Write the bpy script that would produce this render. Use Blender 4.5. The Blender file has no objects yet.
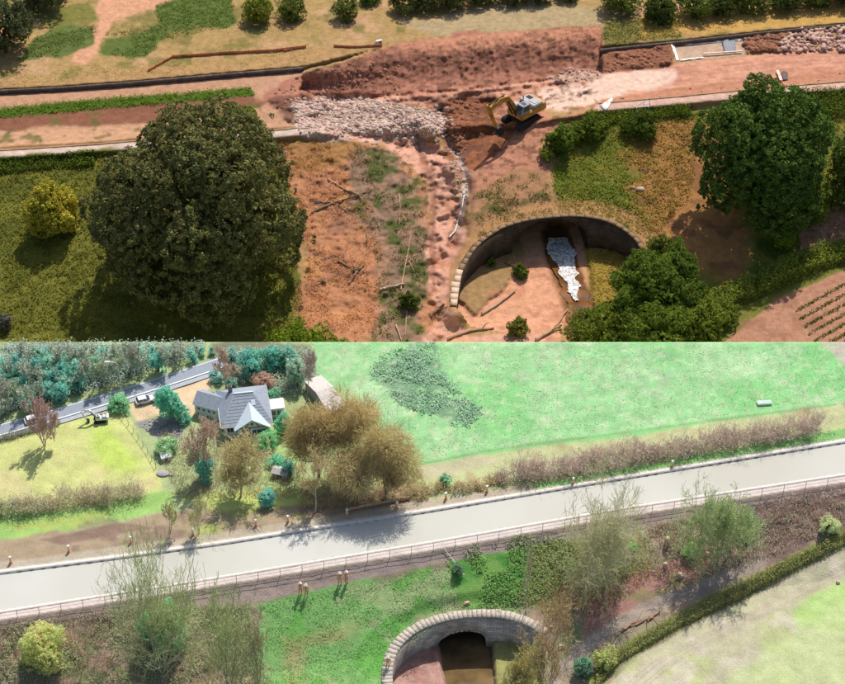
import bpy, bmesh, math, random
import numpy as np
from mathutils import Vector, Matrix

# ------------------------------------------------------------------ camera, sky, sun, exposure
SC = bpy.context.scene
COL = SC.collection
PITCH, FPX, CAMZ = math.radians(40), 2000.0, 200.0
cam = bpy.data.cameras.new('camera'); cam.sensor_width = 36; cam.lens = 36 * FPX / 845
cam.clip_start = 1; cam.clip_end = 5000
camo = bpy.data.objects.new('camera', cam); COL.objects.link(camo)
camo.location = (0, 0, CAMZ); camo.rotation_euler = (math.pi / 2 - PITCH, 0, 0)
SC.camera = camo
SUN_EL, SUN_AZ = math.radians(56), math.radians(20)      # azimuth measured from +Y (away from camera) towards +X
W = bpy.data.worlds.new('World'); SC.world = W; W.use_nodes = True
nt = W.node_tree; bg = nt.nodes['Background']
sky = nt.nodes.new('ShaderNodeTexSky'); sky.sky_type = 'NISHITA'; sky.sun_disc = False
sky.sun_elevation = SUN_EL; sky.sun_rotation = SUN_AZ
sky.air_density = 1.0; sky.dust_density = 2.0
nt.links.new(sky.outputs[0], bg.inputs[0]); bg.inputs[1].default_value = 0.12
sl = bpy.data.lights.new('sun', 'SUN'); sl.energy = 4.1; sl.angle = math.radians(0.6); sl.color = (1, 0.95, 0.87)
so = bpy.data.objects.new('sun', sl); COL.objects.link(so)
sd = Vector((math.sin(SUN_AZ) * math.cos(SUN_EL), math.cos(SUN_AZ) * math.cos(SUN_EL), math.sin(SUN_EL)))
so.rotation_euler = sd.to_track_quat('Z', 'Y').to_euler(); so.location = (0, 300, 300)
SC.view_settings.view_transform = 'Standard'; SC.view_settings.look = 'None'
SC.view_settings.exposure = 0.22; SC.view_settings.gamma = 1

R = np.random.default_rng(7)
random.seed(7)
GAIN = 1.25

def lin(c):
    c = np.asarray(c, float) / 255.0
    return np.where(c <= 0.04045, c / 12.92, ((c + 0.055) / 1.055) ** 2.4)
MUTE = 0.0
def C(r, g, b, k=1.0):                      # base colour of a surface that shows as r,g,b in plain daylight
    c = lin((r, g, b)); c = c * (1 - MUTE) + (c * (0.25, 0.6, 0.15)).sum() * MUTE
    return np.clip(c / GAIN * k, 0.004, 0.8)

# ------------------------------------------------------------------ survey: bearing -> point on the ground
cp, sp_ = math.cos(PITCH), math.sin(PITCH)
def pt(px, py, z):
    px = np.asarray(px, float); py = np.asarray(py, float); z = np.asarray(z, float)
    r = px - 422.5; u = 342.0 - py
    dx = r; dy = cp * FPX + u * sp_; dz = -sp_ * FPX + u * cp
    t = (z - CAMZ) / dz
    return np.stack(np.broadcast_arrays(dx * t, dy * t, z), -1)
def scale_at(P):
    P = np.asarray(P)
    return FPX / (P[..., 1] * cp + (CAMZ - P[..., 2]) * sp_)
def dep_at(P):
    return math.atan2(CAMZ - P[2], math.hypot(P[1], P[0]))

# ------------------------------------------------------------------ noise and polygons
def vnoise(x, y, seed=0):
    x = np.asarray(x, float); y = np.asarray(y, float)
    xi = np.floor(x).astype(np.int64); yi = np.floor(y).astype(np.int64)
    fx = x - xi; fy = y - yi; fx = fx * fx * (3 - 2 * fx); fy = fy * fy * (3 - 2 * fy)
    def h(a, b):
        n = (a * 374761393 + b * 668265263 + seed * 974634777) & 0xffffffff
        n = ((n ^ (n >> 13)) * 1274126177) & 0xffffffff
        return ((n ^ (n >> 16)) & 0xffff) / 65535.0
    return (h(xi, yi) * (1 - fx) + h(xi + 1, yi) * fx) * (1 - fy) + (h(xi, yi + 1) * (1 - fx) + h(xi + 1, yi + 1) * fx) * fy
def fbm(x, y, seed=0, o=4):
    s = 0; a = 0.5; n = 0
    for i in range(o):
        s = s + a * vnoise(x * 2 ** i, y * 2 ** i, seed + i * 17); n += a; a *= 0.5
    return s / n * 2 - 1
def seg_dist(x, y, a, b):
    ax, ay = a; bx, by = b; dx, dy = bx - ax, by - ay
    t = np.clip(((x - ax) * dx + (y - ay) * dy) / (dx * dx + dy * dy + 1e-9), 0, 1)
    return np.hypot(x - ax - t * dx, y - ay - t * dy)
def line_dist(x, y, pts):
    d = np.full(np.shape(x), 1e9)
    for a, b in zip(pts[:-1], pts[1:]): d = np.minimum(d, seg_dist(x, y, a, b))
    return d
def poly_sdf(x, y, pts):                    # negative inside
    d = np.full(np.shape(x), 1e9); ins = np.zeros(np.shape(x), bool)
    for i in range(len(pts)):
        a = pts[i]; b = pts[(i + 1) % len(pts)]
        d = np.minimum(d, seg_dist(x, y, a, b))
        c = ((a[1] > y) != (b[1] > y)) & (x < (b[0] - a[0]) * (y - a[1]) / (b[1] - a[1] + 1e-12) + a[0])
        ins ^= c
    return np.where(ins, -d, d)
def sm(t):
    t = np.clip(t, 0, 1); return t * t * (3 - 2 * t)
def yline(pts, x):
    return np.interp(x, [p[0] for p in pts], [p[1] for p in pts])

# ------------------------------------------------------------------ materials
def new_mat(name):
    m = bpy.data.materials.new(name); m.use_nodes = True
    t = m.node_tree; return m, t, t.nodes, t.links, t.nodes['Principled BSDF']
def mat_cover(name, s1=0.9, s2=5.0, var=0.35, bump=0.35, rough=0.95):
    m, t, N, L, b = new_mat(name)
    at = N.new('ShaderNodeAttribute'); at.attribute_name = 'Col'
    tc = N.new('ShaderNodeTexCoord')
    n1 = N.new('ShaderNodeTexNoise'); n1.inputs['Scale'].default_value = s1; n1.inputs['Detail'].default_value = 6
    n2 = N.new('ShaderNodeTexNoise'); n2.inputs['Scale'].default_value = s2; n2.inputs['Detail'].default_value = 3
    L.new(tc.outputs['Object'], n1.inputs['Vector']); L.new(tc.outputs['Object'], n2.inputs['Vector'])
    ad = N.new('ShaderNodeMath'); ad.operation = 'ADD'; L.new(n1.outputs[0], ad.inputs[0]); L.new(n2.outputs[0], ad.inputs[1])
    mr = N.new('ShaderNodeMapRange'); mr.inputs[1].default_value = 0.6; mr.inputs[2].default_value = 1.4
    mr.inputs[3].default_value = 1 - var; mr.inputs[4].default_value = 1 + var
    L.new(ad.outputs[0], mr.inputs[0])
    mu = N.new('ShaderNodeMixRGB'); mu.blend_type = 'MULTIPLY'; mu.inputs[0].default_value = 1
    L.new(at.outputs['Color'], mu.inputs[1]); L.new(mr.outputs[0], mu.inputs[2])
    L.new(mu.outputs[0], b.inputs['Base Color']); b.inputs['Roughness'].default_value = rough
    b.inputs['Specular IOR Level'].default_value = 0.15
    bp = N.new('ShaderNodeBump'); bp.inputs['Strength'].default_value = bump; bp.inputs['Distance'].default_value = 0.3
    L.new(ad.outputs[0], bp.inputs['Height']); L.new(bp.outputs[0], b.inputs['Normal'])
    return m
def mat_leaf(name, trans=0.25):
    m, t, N, L, b = new_mat(name); N.remove(b)
    out = N['Material Output']
    at = N.new('ShaderNodeAttribute'); at.attribute_name = 'Col'
    d = N.new('ShaderNodeBsdfDiffuse'); tr = N.new('ShaderNodeBsdfTranslucent'); mx = N.new('ShaderNodeMixShader')
    mx.inputs[0].default_value = trans
    no = N.new('ShaderNodeTexNoise'); no.inputs['Scale'].default_value = 3.0
    tc = N.new('ShaderNodeTexCoord'); L.new(tc.outputs['Object'], no.inputs['Vector'])
    mr = N.new('ShaderNodeMapRange'); mr.inputs[3].default_value = 0.75; mr.inputs[4].default_value = 1.25
    L.new(no.outputs[0], mr.inputs[0])
    mu = N.new('ShaderNodeMixRGB'); mu.blend_type = 'MULTIPLY'; mu.inputs[0].default_value = 1
    L.new(at.outputs['Color'], mu.inputs[1]); L.new(mr.outputs[0], mu.inputs[2])
    L.new(mu.outputs[0], d.inputs[0]); L.new(mu.outputs[0], tr.inputs[0])
    L.new(d.outputs[0], mx.inputs[1]); L.new(tr.outputs[0], mx.inputs[2]); L.new(mx.outputs[0], out.inputs[0])
    return m
_mats = {}
def mat(name, col, rough=0.7, metal=0.0, var=0.2, ns=3.0, bump=0.0, spec=0.3):
    if name in _mats: return _mats[name]
    m, t, N, L, b = new_mat(name)
    tc = N.new('ShaderNodeTexCoord'); n = N.new('ShaderNodeTexNoise'); n.inputs['Scale'].default_value = ns; n.inputs['Detail'].default_value = 5
    L.new(tc.outputs['Object'], n.inputs['Vector'])
    cr = N.new('ShaderNodeValToRGB'); c = np.asarray(col, float)
    cr.color_ramp.elements[0].position = 0.3; cr.color_ramp.elements[1].position = 0.7
    cr.color_ramp.elements[0].color = (*np.clip(c * (1 - var), 0, 1), 1); cr.color_ramp.elements[1].color = (*np.clip(c * (1 + var), 0, 1), 1)
    L.new(n.outputs[0], cr.inputs[0]); L.new(cr.outputs[0], b.inputs['Base Color'])
    b.inputs['Roughness'].default_value = rough; b.inputs['Metallic'].default_value = metal
    b.inputs['Specular IOR Level'].default_value = spec
    if bump:
        bp = N.new('ShaderNodeBump'); bp.inputs['Strength'].default_value = bump; bp.inputs['Distance'].default_value = 0.1
        L.new(n.outputs[0], bp.inputs['Height']); L.new(bp.outputs[0], b.inputs['Normal'])
    _mats[name] = m; return m
def mat_stone(name, col, mortar, bw=0.9, bh=0.35):
    m, t, N, L, b = new_mat(name)
    at = N.new('ShaderNodeAttribute'); at.attribute_name = 'UVW'
    br = N.new('ShaderNodeTexBrick'); br.inputs['Scale'].default_value = 1.0
    br.inputs['Brick Width'].default_value = bw; br.inputs['Row Height'].default_value = bh; br.inputs['Mortar Size'].default_value = 0.03
    c = np.asarray(col)
    br.inputs['Color1'].default_value = (*(c * 0.75), 1); br.inputs['Color2'].default_value = (*(c * 1.2), 1); br.inputs['Mortar'].default_value = (*mortar, 1)
    L.new(at.outputs['Vector'], br.inputs['Vector'])
    n = N.new('ShaderNodeTexNoise'); n.inputs['Scale'].default_value = 0.6; n.inputs['Detail'].default_value = 6
    tc = N.new('ShaderNodeTexCoord'); L.new(tc.outputs['Object'], n.inputs['Vector'])
    mr = N.new('ShaderNodeMapRange'); mr.inputs[1].default_value = 0.3; mr.inputs[2].default_value = 0.7; mr.inputs[3].default_value = 0.55; mr.inputs[4].default_value = 1.25
    L.new(n.outputs[0], mr.inputs[0])
    mu = N.new('ShaderNodeMixRGB'); mu.blend_type = 'MULTIPLY'; mu.inputs[0].default_value = 1
    L.new(br.outputs[0], mu.inputs[1]); L.new(mr.outputs[0], mu.inputs[2]); L.new(mu.outputs[0], b.inputs['Base Color'])
    b.inputs['Roughness'].default_value = 0.9
    bp = N.new('ShaderNodeBump'); bp.inputs['Strength'].default_value = 0.6; bp.inputs['Distance'].default_value = 0.05
    L.new(br.outputs['Fac'], bp.inputs['Height']); bp.invert = True; L.new(bp.outputs[0], b.inputs['Normal'])
    return m
def mat_water(name, c1, c2, rough=0.12, ns=0.4, bump=0.05, bs=3.0):
    m, t, N, L, b = new_mat(name)
    tc = N.new('ShaderNodeTexCoord'); n = N.new('ShaderNodeTexNoise'); n.inputs['Scale'].default_value = ns; n.inputs['Detail'].default_value = 4
    L.new(tc.outputs['Object'], n.inputs['Vector'])
    cr = N.new('ShaderNodeValToRGB'); cr.color_ramp.elements[0].position = 0.35; cr.color_ramp.elements[1].position = 0.65
    cr.color_ramp.elements[0].color = (*c1, 1); cr.color_ramp.elements[1].color = (*c2, 1)
    L.new(n.outputs[0], cr.inputs[0]); L.new(cr.outputs[0], b.inputs['Base Color'])
    b.inputs['Roughness'].default_value = rough; b.inputs['IOR'].default_value = 1.33
    n2 = N.new('ShaderNodeTexNoise'); n2.inputs['Scale'].default_value = bs; L.new(tc.outputs['Object'], n2.inputs['Vector'])
    bp = N.new('ShaderNodeBump'); bp.inputs['Strength'].default_value = bump; bp.inputs['Distance'].default_value = 0.05
    L.new(n2.outputs[0], bp.inputs['Height']); L.new(bp.outputs[0], b.inputs['Normal'])
    return m
M_COVER = mat_cover('land_cover')
M_COVER_SOFT = mat_cover('meadow_cover', s1=0.5, s2=5.0, var=0.26, bump=0.4)
M_LEAF = mat_leaf('foliage', 0.22)
M_TWIG = mat_leaf('bark_twigs', 0.0)
M_THIN = mat_leaf('thin_shoots', 0.45)
M_LEAF_W = mat_leaf('winter_foliage', 0.5)

# ------------------------------------------------------------------ mesh helpers
def mk(name, V, Fc, m=None, parent=None, col=None, smooth=False, off=None, uvw=None):
    V = np.asarray(V, np.float32)
    if off is not None: V = V - np.asarray(off, np.float32)
    me = bpy.data.meshes.new(name)
    Fc = np.asarray(Fc, np.int32); k = Fc.shape[1]
    me.vertices.add(len(V)); me.vertices.foreach_set('co', V.ravel())
    me.loops.add(Fc.size); me.loops.foreach_set('vertex_index', Fc.ravel())
    me.polygons.add(len(Fc)); me.polygons.foreach_set('loop_start', np.arange(0, Fc.size, k, dtype=np.int32))
    me.update(calc_edges=True); me.validate()
    if col is not None:
        a = me.color_attributes.new('Col', 'FLOAT_COLOR', 'POINT')
        cc = np.ones((len(V), 4), np.float32); cc[:, :3] = col; a.data.foreach_set('color', cc.ravel())
    if uvw is not None:
        a = me.attributes.new('UVW', 'FLOAT_VECTOR', 'POINT'); a.data.foreach_set('vector', np.asarray(uvw, np.float32).ravel())
    if smooth: me.polygons.foreach_set('use_smooth', np.ones(len(Fc), bool))
    if m: me.materials.append(m)
    o = bpy.data.objects.new(name, me); COL.objects.link(o)
    if parent is not None: o.parent = parent
    return o
def tag(o, label=None, cat=None, group=None, kind=None):
    if label: o['label'] = label
    if cat: o['category'] = cat
    if group: o['group'] = group
    if kind: o['kind'] = kind
    return o
def thing(name, label, cat, loc=(0, 0, 0), rotz=0, group=None):
    o = bpy.data.objects.new(name, None); COL.objects.link(o)
    o.location = tuple(float(v) for v in loc); o.rotation_euler = (0, 0, rotz); o.empty_display_size = 0.5
    return tag(o, label, cat, group)
def bm_obj(name, bm, m, parent=None, smooth=False):
    me = bpy.data.meshes.new(name); bm.normal_update(); bm.to_mesh(me); bm.free()
    if smooth: me.polygons.foreach_set('use_smooth', [True] * len(me.polygons))
    me.materials.append(m); o = bpy.data.objects.new(name, me); COL.objects.link(o)
    if parent is not None: o.parent = parent
    return o
def bbox(bm, size, loc=(0, 0, 0), rot=None, taper=1.0):
    r = bmesh.ops.create_cube(bm, size=1.0)['verts']
    for v in r:
        k = taper if v.co.z > 0 else 1.0
        v.co = Vector((v.co.x * size[0] * k, v.co.y * size[1] * k, v.co.z * size[2]))
        if rot is not None: v.co = rot @ v.co
        v.co += Vector(loc)
    return r
def box(name, size, loc, m, parent, rot=None, bev=0.0, taper=1.0):
    bm = bmesh.new(); bbox(bm, size, loc, rot, taper)
    if bev: bmesh.ops.bevel(bm, geom=bm.edges[:], offset=bev, segments=2, affect='EDGES')
    return bm_obj(name, bm, m, parent)
def prism(name, prof, th, m, parent, axis='Y', loc=(0, 0, 0), bev=0.0):     # prof in x,z extruded along y
    bm = bmesh.new(); vs = []
    for s in (-0.5, 0.5): vs.append([bm.verts.new((p[0], s * th, p[1]) if axis == 'Y' else (s * th, p[0], p[1])) for p in prof])
    n = len(prof)
    bm.faces.new(vs[0]); bm.faces.new(vs[1][::-1])
    for i in range(n): bm.faces.new((vs[0][i], vs[1][i], vs[1][(i + 1) % n], vs[0][(i + 1) % n]))
    bmesh.ops.recalc_face_normals(bm, faces=bm.faces[:])
    if bev: bmesh.ops.bevel(bm, geom=bm.edges[:], offset=bev, segments=2, affect='EDGES')
    bmesh.ops.translate(bm, vec=Vector(loc), verts=bm.verts[:])
    return bm_obj(name, bm, m, parent)
def cyl(name, r, h, loc, m, parent, axis='Z', seg=14, r2=None):
    bm = bmesh.new()
    rot = {'Z': Matrix.Identity(4), 'Y': Matrix.Rotation(math.pi / 2, 4, 'X'), 'X': Matrix.Rotation(math.pi / 2, 4, 'Y')}[axis]
    bmesh.ops.create_cone(bm, cap_ends=True, segments=seg, radius1=r, radius2=r if r2 is None else r2, depth=h, matrix=Matrix.Translation(loc) @ rot)
    return bm_obj(name, bm, m, parent)
def copy_tree(o, parent=None):
    c = o.copy(); COL.objects.link(c); c.parent = parent
    for ch in list(o.children): copy_tree(ch, c)
    return c

def tube_mesh(S, k=3):                       # S: (n,8) p0 p1 r0 r1 -> verts, faces
    S = np.asarray(S, float); n = len(S)
    p0, p1, r0, r1 = S[:, :3], S[:, 3:6], S[:, 6], S[:, 7]
    d = p1 - p0; d /= np.linalg.norm(d, axis=1, keepdims=True) + 1e-9
    a = np.where(np.abs(d[:, 2:3]) < 0.9, np.array([[0, 0, 1.0]]), np.array([[1.0, 0, 0]]))
    u = np.cross(d, a); u /= np.linalg.norm(u, axis=1, keepdims=True) + 1e-9; v = np.cross(d, u)
    V = np.zeros((n, 2 * k, 3))
    for j in range(k):
        t = 2 * math.pi * j / k; w = u * math.cos(t) + v * math.sin(t)
        V[:, j] = p0 + w * r0[:, None]; V[:, k + j] = p1 + w * r1[:, None]
    base = (np.arange(n) * 2 * k)[:, None]
    Fc = np.concatenate([base + np.array([[j, (j + 1) % k, k + (j + 1) % k, k + j]]) for j in range(k)], 0)
    return V.reshape(-1, 3), Fc
def leaf_quads(Cn, Nrm, size, jitter=0.7, aspect=0.7):
    n = len(Cn); sz = size * R.uniform(0.6, 1.3, n)[:, None]
    q = R.normal(size=(n, 3)); q /= np.linalg.norm(q, axis=1, keepdims=True)
    nn = Nrm * (1 - jitter) + q * jitter; nn /= np.linalg.norm(nn, axis=1, keepdims=True) + 1e-9
    a = R.normal(size=(n, 3)); u = np.cross(nn, a); u /= np.linalg.norm(u, axis=1, keepdims=True) + 1e-9; v = np.cross(nn, u)
    u = u * sz * 0.5; v = v * sz * 0.5 * aspect
    V = np.stack([Cn - u, Cn - v * 0.9, Cn + u, Cn + v * 0.9], 1).reshape(-1, 3)
    Fc = (np.arange(n) * 4)[:, None] + np.arange(4)[None]
    return V, Fc

# ------------------------------------------------------------------ land sheets
class Land:
    def __init__(s, x0, x1, y0, y1, step, zbase, colour):
        s.xs = np.arange(x0, x1 + 0.01, step); s.ys = np.arange(y0, y1 + 0.01, step)
        s.px, s.py = np.meshgrid(s.xs, s.ys); s.step = step; s.zb = zbase
        s.z = np.zeros_like(s.px); s.col = np.zeros(s.px.shape + (3,)); s.col[:] = C(*colour)
        s.w = pt(s.px, s.py, zbase); s.seed = 1
    def n(s, f, o=4, seed=None):
        s.seed += 1
        return fbm(s.w[..., 0] * f + 100, s.w[..., 1] * f + 50, s.seed if seed is None else seed, o)
    def mask(s, pts, feather=3, wob=3, f=0.35):
        d = poly_sdf(s.px, s.py, pts) + wob * s.n(f) + (2.2 * wob * s.n(f * 0.3, 3) if wob > 2.4 else 0)
        return sm(0.5 - d / feather)
    def smask(s, pts, width, feather=2, wob=1.5, f=0.4):
        d = line_dist(s.px, s.py, pts) - width / 2 + wob * s.n(f)
        return sm(0.5 - d / feather)
    def mix(s, m, c, a=1.0):
        m = (m * a)[..., None]; s.col = s.col * (1 - m) + np.asarray(c) * m
    def poly(s, pts, c, feather=3, wob=3, f=0.35, a=1.0): s.mix(s.mask(pts, feather, wob, f), C(*c), a)
    def stroke(s, pts, width, c, feather=2, wob=1.5, f=0.4, a=1.0): s.mix(s.smask(pts, width, feather, wob, f), C(*c), a)
    def speck(s, pts, c, f=0.5, th=0.1, soft=0.25, a=1.0, feather=8):
        s.mix(s.mask(pts, feather, 4) * sm((s.n(f) - th) / soft), C(*c), a)
    def Z(s, px, py):
        fx = np.clip((np.asarray(px, float) - s.xs[0]) / s.step, 0, len(s.xs) - 1.001); fy = np.clip((np.asarray(py, float) - s.ys[0]) / s.step, 0, len(s.ys) - 1.001)
        i = fx.astype(int); j = fy.astype(int); u = fx - i; v = fy - j; z = s.z
        return s.zb + (z[j, i] * (1 - u) + z[j, i + 1] * u) * (1 - v) + (z[j + 1, i] * (1 - u) + z[j + 1, i + 1] * u) * v
    def G(s, px, py, dz=0.0):
        P = pt(px, py, s.Z(px, py)); P[..., 2] += dz; return P
    def colour_at(s, px, py):
        i = np.clip(np.round((np.asarray(px) - s.xs[0]) / s.step).astype(int), 0, len(s.xs) - 1)
        j = np.clip(np.round((np.asarray(py) - s.ys[0]) / s.step).astype(int), 0, len(s.ys) - 1)
        return s.col[j, i]
    def build(s, name, m, hole=None, skirt=0):
        ny, nx = s.px.shape; V = pt(s.px, s.py, s.zb + s.z).reshape(-1, 3); col = np.clip(s.col, 0.004, 0.8).reshape(-1, 3)
        idx = np.arange(ny * nx).reshape(ny, nx)
        Fc = np.stack([idx[1:, :-1], idx[1:, 1:], idx[:-1, 1:], idx[:-1, :-1]], -1).reshape(-1, 4)
        if hole is not None:
            cx = (s.px[1:, 1:] - s.step / 2).ravel(); cy = (s.py[1:, 1:] - s.step / 2).ravel()
            keep = np.ones(len(Fc), bool)
            for h in hole: keep &= poly_sdf(cx, cy, h) > 0
            Fc = Fc[keep]
        if skirt:
            low = V[idx[0]].copy(); low[:, 2] -= skirt; b = len(V)
            V = np.concatenate([V, low]); col = np.concatenate([col, np.tile(C(120, 95, 70), (nx, 1))])
            li = b + np.arange(nx)
            Fc = np.concatenate([Fc, np.stack([idx[0, :-1], idx[0, 1:], li[1:], li[:-1]], -1)])
        o = mk(name, V, Fc, m, col=col, smooth=True); tag(o, kind='structure'); return o

# =================================================================== PLACE ONE: the drained, breached canal under summer sun
B = Land(-70, 915, -80, 400, 1.5, -25.0, (172, 136, 90))
WALL_L = [(-70, 97), (0, 91), (60, 88), (130, 83), (220, 75), (305, 68)]
WALL_R = [(600, 50), (680, 42), (760, 33), (845, 25), (915, 20)]
PATH_L = [(-70, 160), (0, 155), (95, 149), (200, 140), (262, 136), (310, 131)]
PATH_R = [(598, 108), (680, 101), (760, 93), (845, 86), (915, 80)]
top_y = np.where(B.px < 450, yline(WALL_L + [(400, 45), (600, 27)], B.px), yline([(305, 68), (400, 44), (600, 27), (602, 48)] + WALL_R[1:], B.px))
path_y = np.where(B.px < 450, yline(PATH_L + [(450, 125), (540, 118), (598, 108)], B.px), yline([(310, 131), (450, 125), (540, 118)] + PATH_R, B.px))
# heights (m above the old canal bed)
field = sm((top_y - B.py) / 2.2)
B.z += 0.9 * field
slope = np.clip((B.py - path_y - 4) / 175, 0, 1.0)
B.z += 1.0 * sm((B.py - path_y + 12) / 10) * sm((path_y + 9 - B.py) / 8)          # towpath kerb level
B.z += -9.5 * slope ** 0.9
def breach_toe(x): return np.interp(x, [300, 340, 400, 480, 560, 602], [88, 96, 93, 84, 78, 74])
m_cut = B.mask([(303, 72), (345, 60), (400, 42), (480, 33), (600, 26), (602, 72), (540, 82), (470, 90), (400, 97), (330, 103), (300, 90)], 2, 2)
toe = breach_toe(B.px); topc = yline([(300, 70), (345, 60), (400, 44), (600, 27)], B.px)
tt = np.clip((B.py - topc) / np.maximum(toe - topc, 4), 0, 1)
B.z = B.z * (1 - m_cut) + m_cut * (0.9 - 3.8 * sm(tt * 1.0))
m_floor = B.mask([(300, 96), (400, 97), (470, 90), (602, 76), (602, 108), (540, 118), (450, 160), (400, 150), (310, 125)], 10, 2)
B.z += m_floor * (-1.4 * sm((602 - B.px) / 60))
m_pit = B.mask([(430, 105), (470, 98), (500, 100), (500, 118), (525, 130), (500, 160), (470, 172), (445, 160)], 12, 3)
B.z += -1.0 * m_pit
gully = [(405, 140), (425, 160), (438, 190), (446, 225), (448, 262), (446, 300), (450, 345), (450, 400)]
m_gul = B.smask(gully, 34, 16, 6); B.z += -2.3 * m_gul * (0.8 + 0.5 * B.n(0.25))
m_deep = B.smask([(440, 112), (446, 135), (458, 158), (465, 185), (460, 215), (452, 245)], 9, 7, 3); B.z += -1.3 * m_deep
fan = B.mask([(445, 322), (470, 300), (560, 318), (600, 345), (600, 405), (430, 405)], 18, 3)
B.z = B.z * (1 - fan) + fan * np.minimum(B.z, -12.4)
# cover
B.poly([(-80, -80), (920, -80), (920, 20), (600, 25), (400, 42), (-80, 90)], (168, 138, 88), 5, 3)
B.speck([(-80, -80), (920, -80), (920, 40), (400, 42), (-80, 90)], (190, 150, 112), 0.15, 0.05, 0.3, 0.8)
B.speck([(-80, -80), (920, -80), (920, 40), (400, 42), (-80, 90)], (120, 112, 58), 0.22, 0.12, 0.3, 0.8)
B.poly([(108, -80), (200, -80), (178, 8), (112, 20), (85, 60), (72, 60), (100, 22)], (205, 152, 118), 4, 4)
B.poly([(15, 62), (35, 38), (60, 30), (95, 28), (93, 46), (62, 62)], (96, 108, 54), 3, 4)
B.poly([(98, 52), (105, 38), (160, 24), (158, 6), (228, -6), (235, 22), (165, 38), (145, 56)], (92, 106, 48), 4, 4)
B.poly([(30, 12), (90, 0), (95, 18), (50, 30)], (122, 118, 58), 4, 4)
B.poly([(400, 20), (520, 5), (600, 12), (600, 25), (420, 38)], (172, 150, 112), 5, 3)
B.poly([(606, 25), (680, 15), (680, 38), (602, 47)], (120, 116, 60), 5, 4, a=0.8)
B.poly([(640, 15), (915, -5), (915, 18), (640, 38)], (190, 150, 82), 4, 2)
canal = [(-70, 97), (0, 92), (130, 84), (305, 69), (312, 130), (200, 140), (95, 149), (-70, 160)]
B.poly(canal, (186, 142, 112), 2, 1)
B.poly([(-70, 118), (0, 113), (130, 104), (250, 96), (275, 100), (260, 112), (130, 122), (0, 130), (-70, 135)], (134, 88, 66), 3, 3)
B.poly([(-70, 138), (0, 132), (100, 128), (260, 116), (262, 128), (95, 146), (-70, 155)], (196, 150, 116), 3, 2)
B.speck([(-70, 120), (260, 100), (262, 128), (-70, 150)], (104, 100, 50), 0.35, 0.2, 0.2, 0.8, 4)
B.poly([(-70, 114), (0, 109), (120, 98), (250, 88), (255, 96), (120, 107), (0, 118), (-70, 124)], (78, 100, 34), 3, 2)
B.stroke([(-70, 152.5), (0, 148), (95, 143), (200, 134), (310, 127)], 3, (120, 88, 50), 2, 1)
B.stroke(PATH_L, 6.5, (204, 182, 168), 1.5, 0.6)
# slopes
slopeL = [(-70, 163), (95, 153), (285, 138), (300, 260), (305, 405), (-70, 405)]
B.poly(slopeL, (112, 112, 46), 4, 3)
B.speck(slopeL, (84, 90, 34), 0.3, 0.0, 0.35, 0.8)
B.speck(slopeL, (134, 128, 52), 0.18, 0.15, 0.3, 0.7)
mid = [(270, 142), (360, 138), (400, 150), (432, 200), (440, 405), (290, 405), (305, 260)]
B.poly(mid, (184, 128, 92), 9, 8, 0.25)
B.speck(mid, (158, 112, 90), 0.25, 0.05, 0.35, 0.8); B.speck(mid, (206, 150, 98), 0.2, 0.1, 0.3, 0.6)
B.poly([(285, 142), (350, 140), (365, 165), (290, 168)], (150, 112, 62), 6, 5, a=0.7)
brush = [(352, 145), (400, 150), (425, 185), (428, 260), (420, 405), (375, 405), (378, 260), (355, 215)]
B.poly(brush, (146, 116, 94), 9, 8, 0.25); B.speck(brush, (84, 92, 44), 0.35, 0.0, 0.25, 0.9); B.speck(brush, (176, 132, 106), 0.4, 0.15, 0.2, 0.8)
right = [(545, 122), (600, 112), (915, 86), (915, 405), (600, 405), (640, 250), (560, 210)]
B.poly(right, (112, 114, 46), 5, 4); B.speck(right, (84, 98, 32), 0.3, 0.0, 0.3, 0.8); B.speck(right, (146, 132, 58), 0.2, 0.15, 0.3, 0.7)
B.poly([(640, 135), (690, 120), (740, 150), (745, 260), (690, 285), (655, 250), (632, 215)], (166, 118, 70), 34, 14)
B.speck([(640, 125), (745, 130), (745, 280), (632, 240)], (124, 84, 58), 0.3, 0.05, 0.3, 0.7)
B.poly([(795, 215), (845, 203), (915, 200), (915, 235), (800, 250)], (186, 138, 112), 4, 3)
B.poly([(725, 342), (775, 300), (845, 270), (915, 245), (915, 405), (690, 405)], (176, 128, 102), 3, 2)
B.speck([(725, 342), (775, 300), (845, 270), (915, 245), (915, 405), (690, 405)], (148, 104, 80), 0.3, 0.0, 0.3, 0.6)
B.poly([(590, 250), (640, 245), (650, 262), (600, 320)], (150, 122, 56), 4, 3)
# works
B.poly([(298, 76), (345, 60), (400, 42), (480, 33), (600, 25), (603, 78), (540, 84), (470, 92), (400, 100), (330, 108), (270, 108), (262, 96)], (170, 116, 94), 2, 2.5)
B.poly([(400, 44), (480, 34), (600, 27), (600, 42), (500, 47), (410, 58)], (190, 132, 104), 3, 2)
B.poly([(345, 62), (400, 48), (600, 48), (600, 62), (470, 76), (350, 92)], (146, 98, 78), 4, 3, a=0.75)
st = fbm(B.w[..., 0] * 1.1, B.w[..., 1] * 0.08, 77)
B.mix(m_cut * sm((st - 0.05) / 0.3), C(190, 132, 106), 0.45)
B.mix(m_cut * sm((fbm(B.w[..., 0] * 0.5, B.w[..., 1] * 0.5, 78) - 0.1) / 0.3), C(116, 78, 62), 0.5)
B.poly([(265, 98), (310, 92), (325, 108), (290, 124)], (104, 70, 56), 4, 4, a=0.8)
track = [(335, 100), (400, 92), (470, 86), (540, 78), (602, 72), (690, 62), (770, 53), (845, 48), (915, 44), (915, 66), (845, 71), (760, 80), (690, 86), (600, 100), (540, 108), (480, 100), (400, 106), (330, 104)]
B.poly(track, (210, 154, 126), 3, 1.5)
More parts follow.
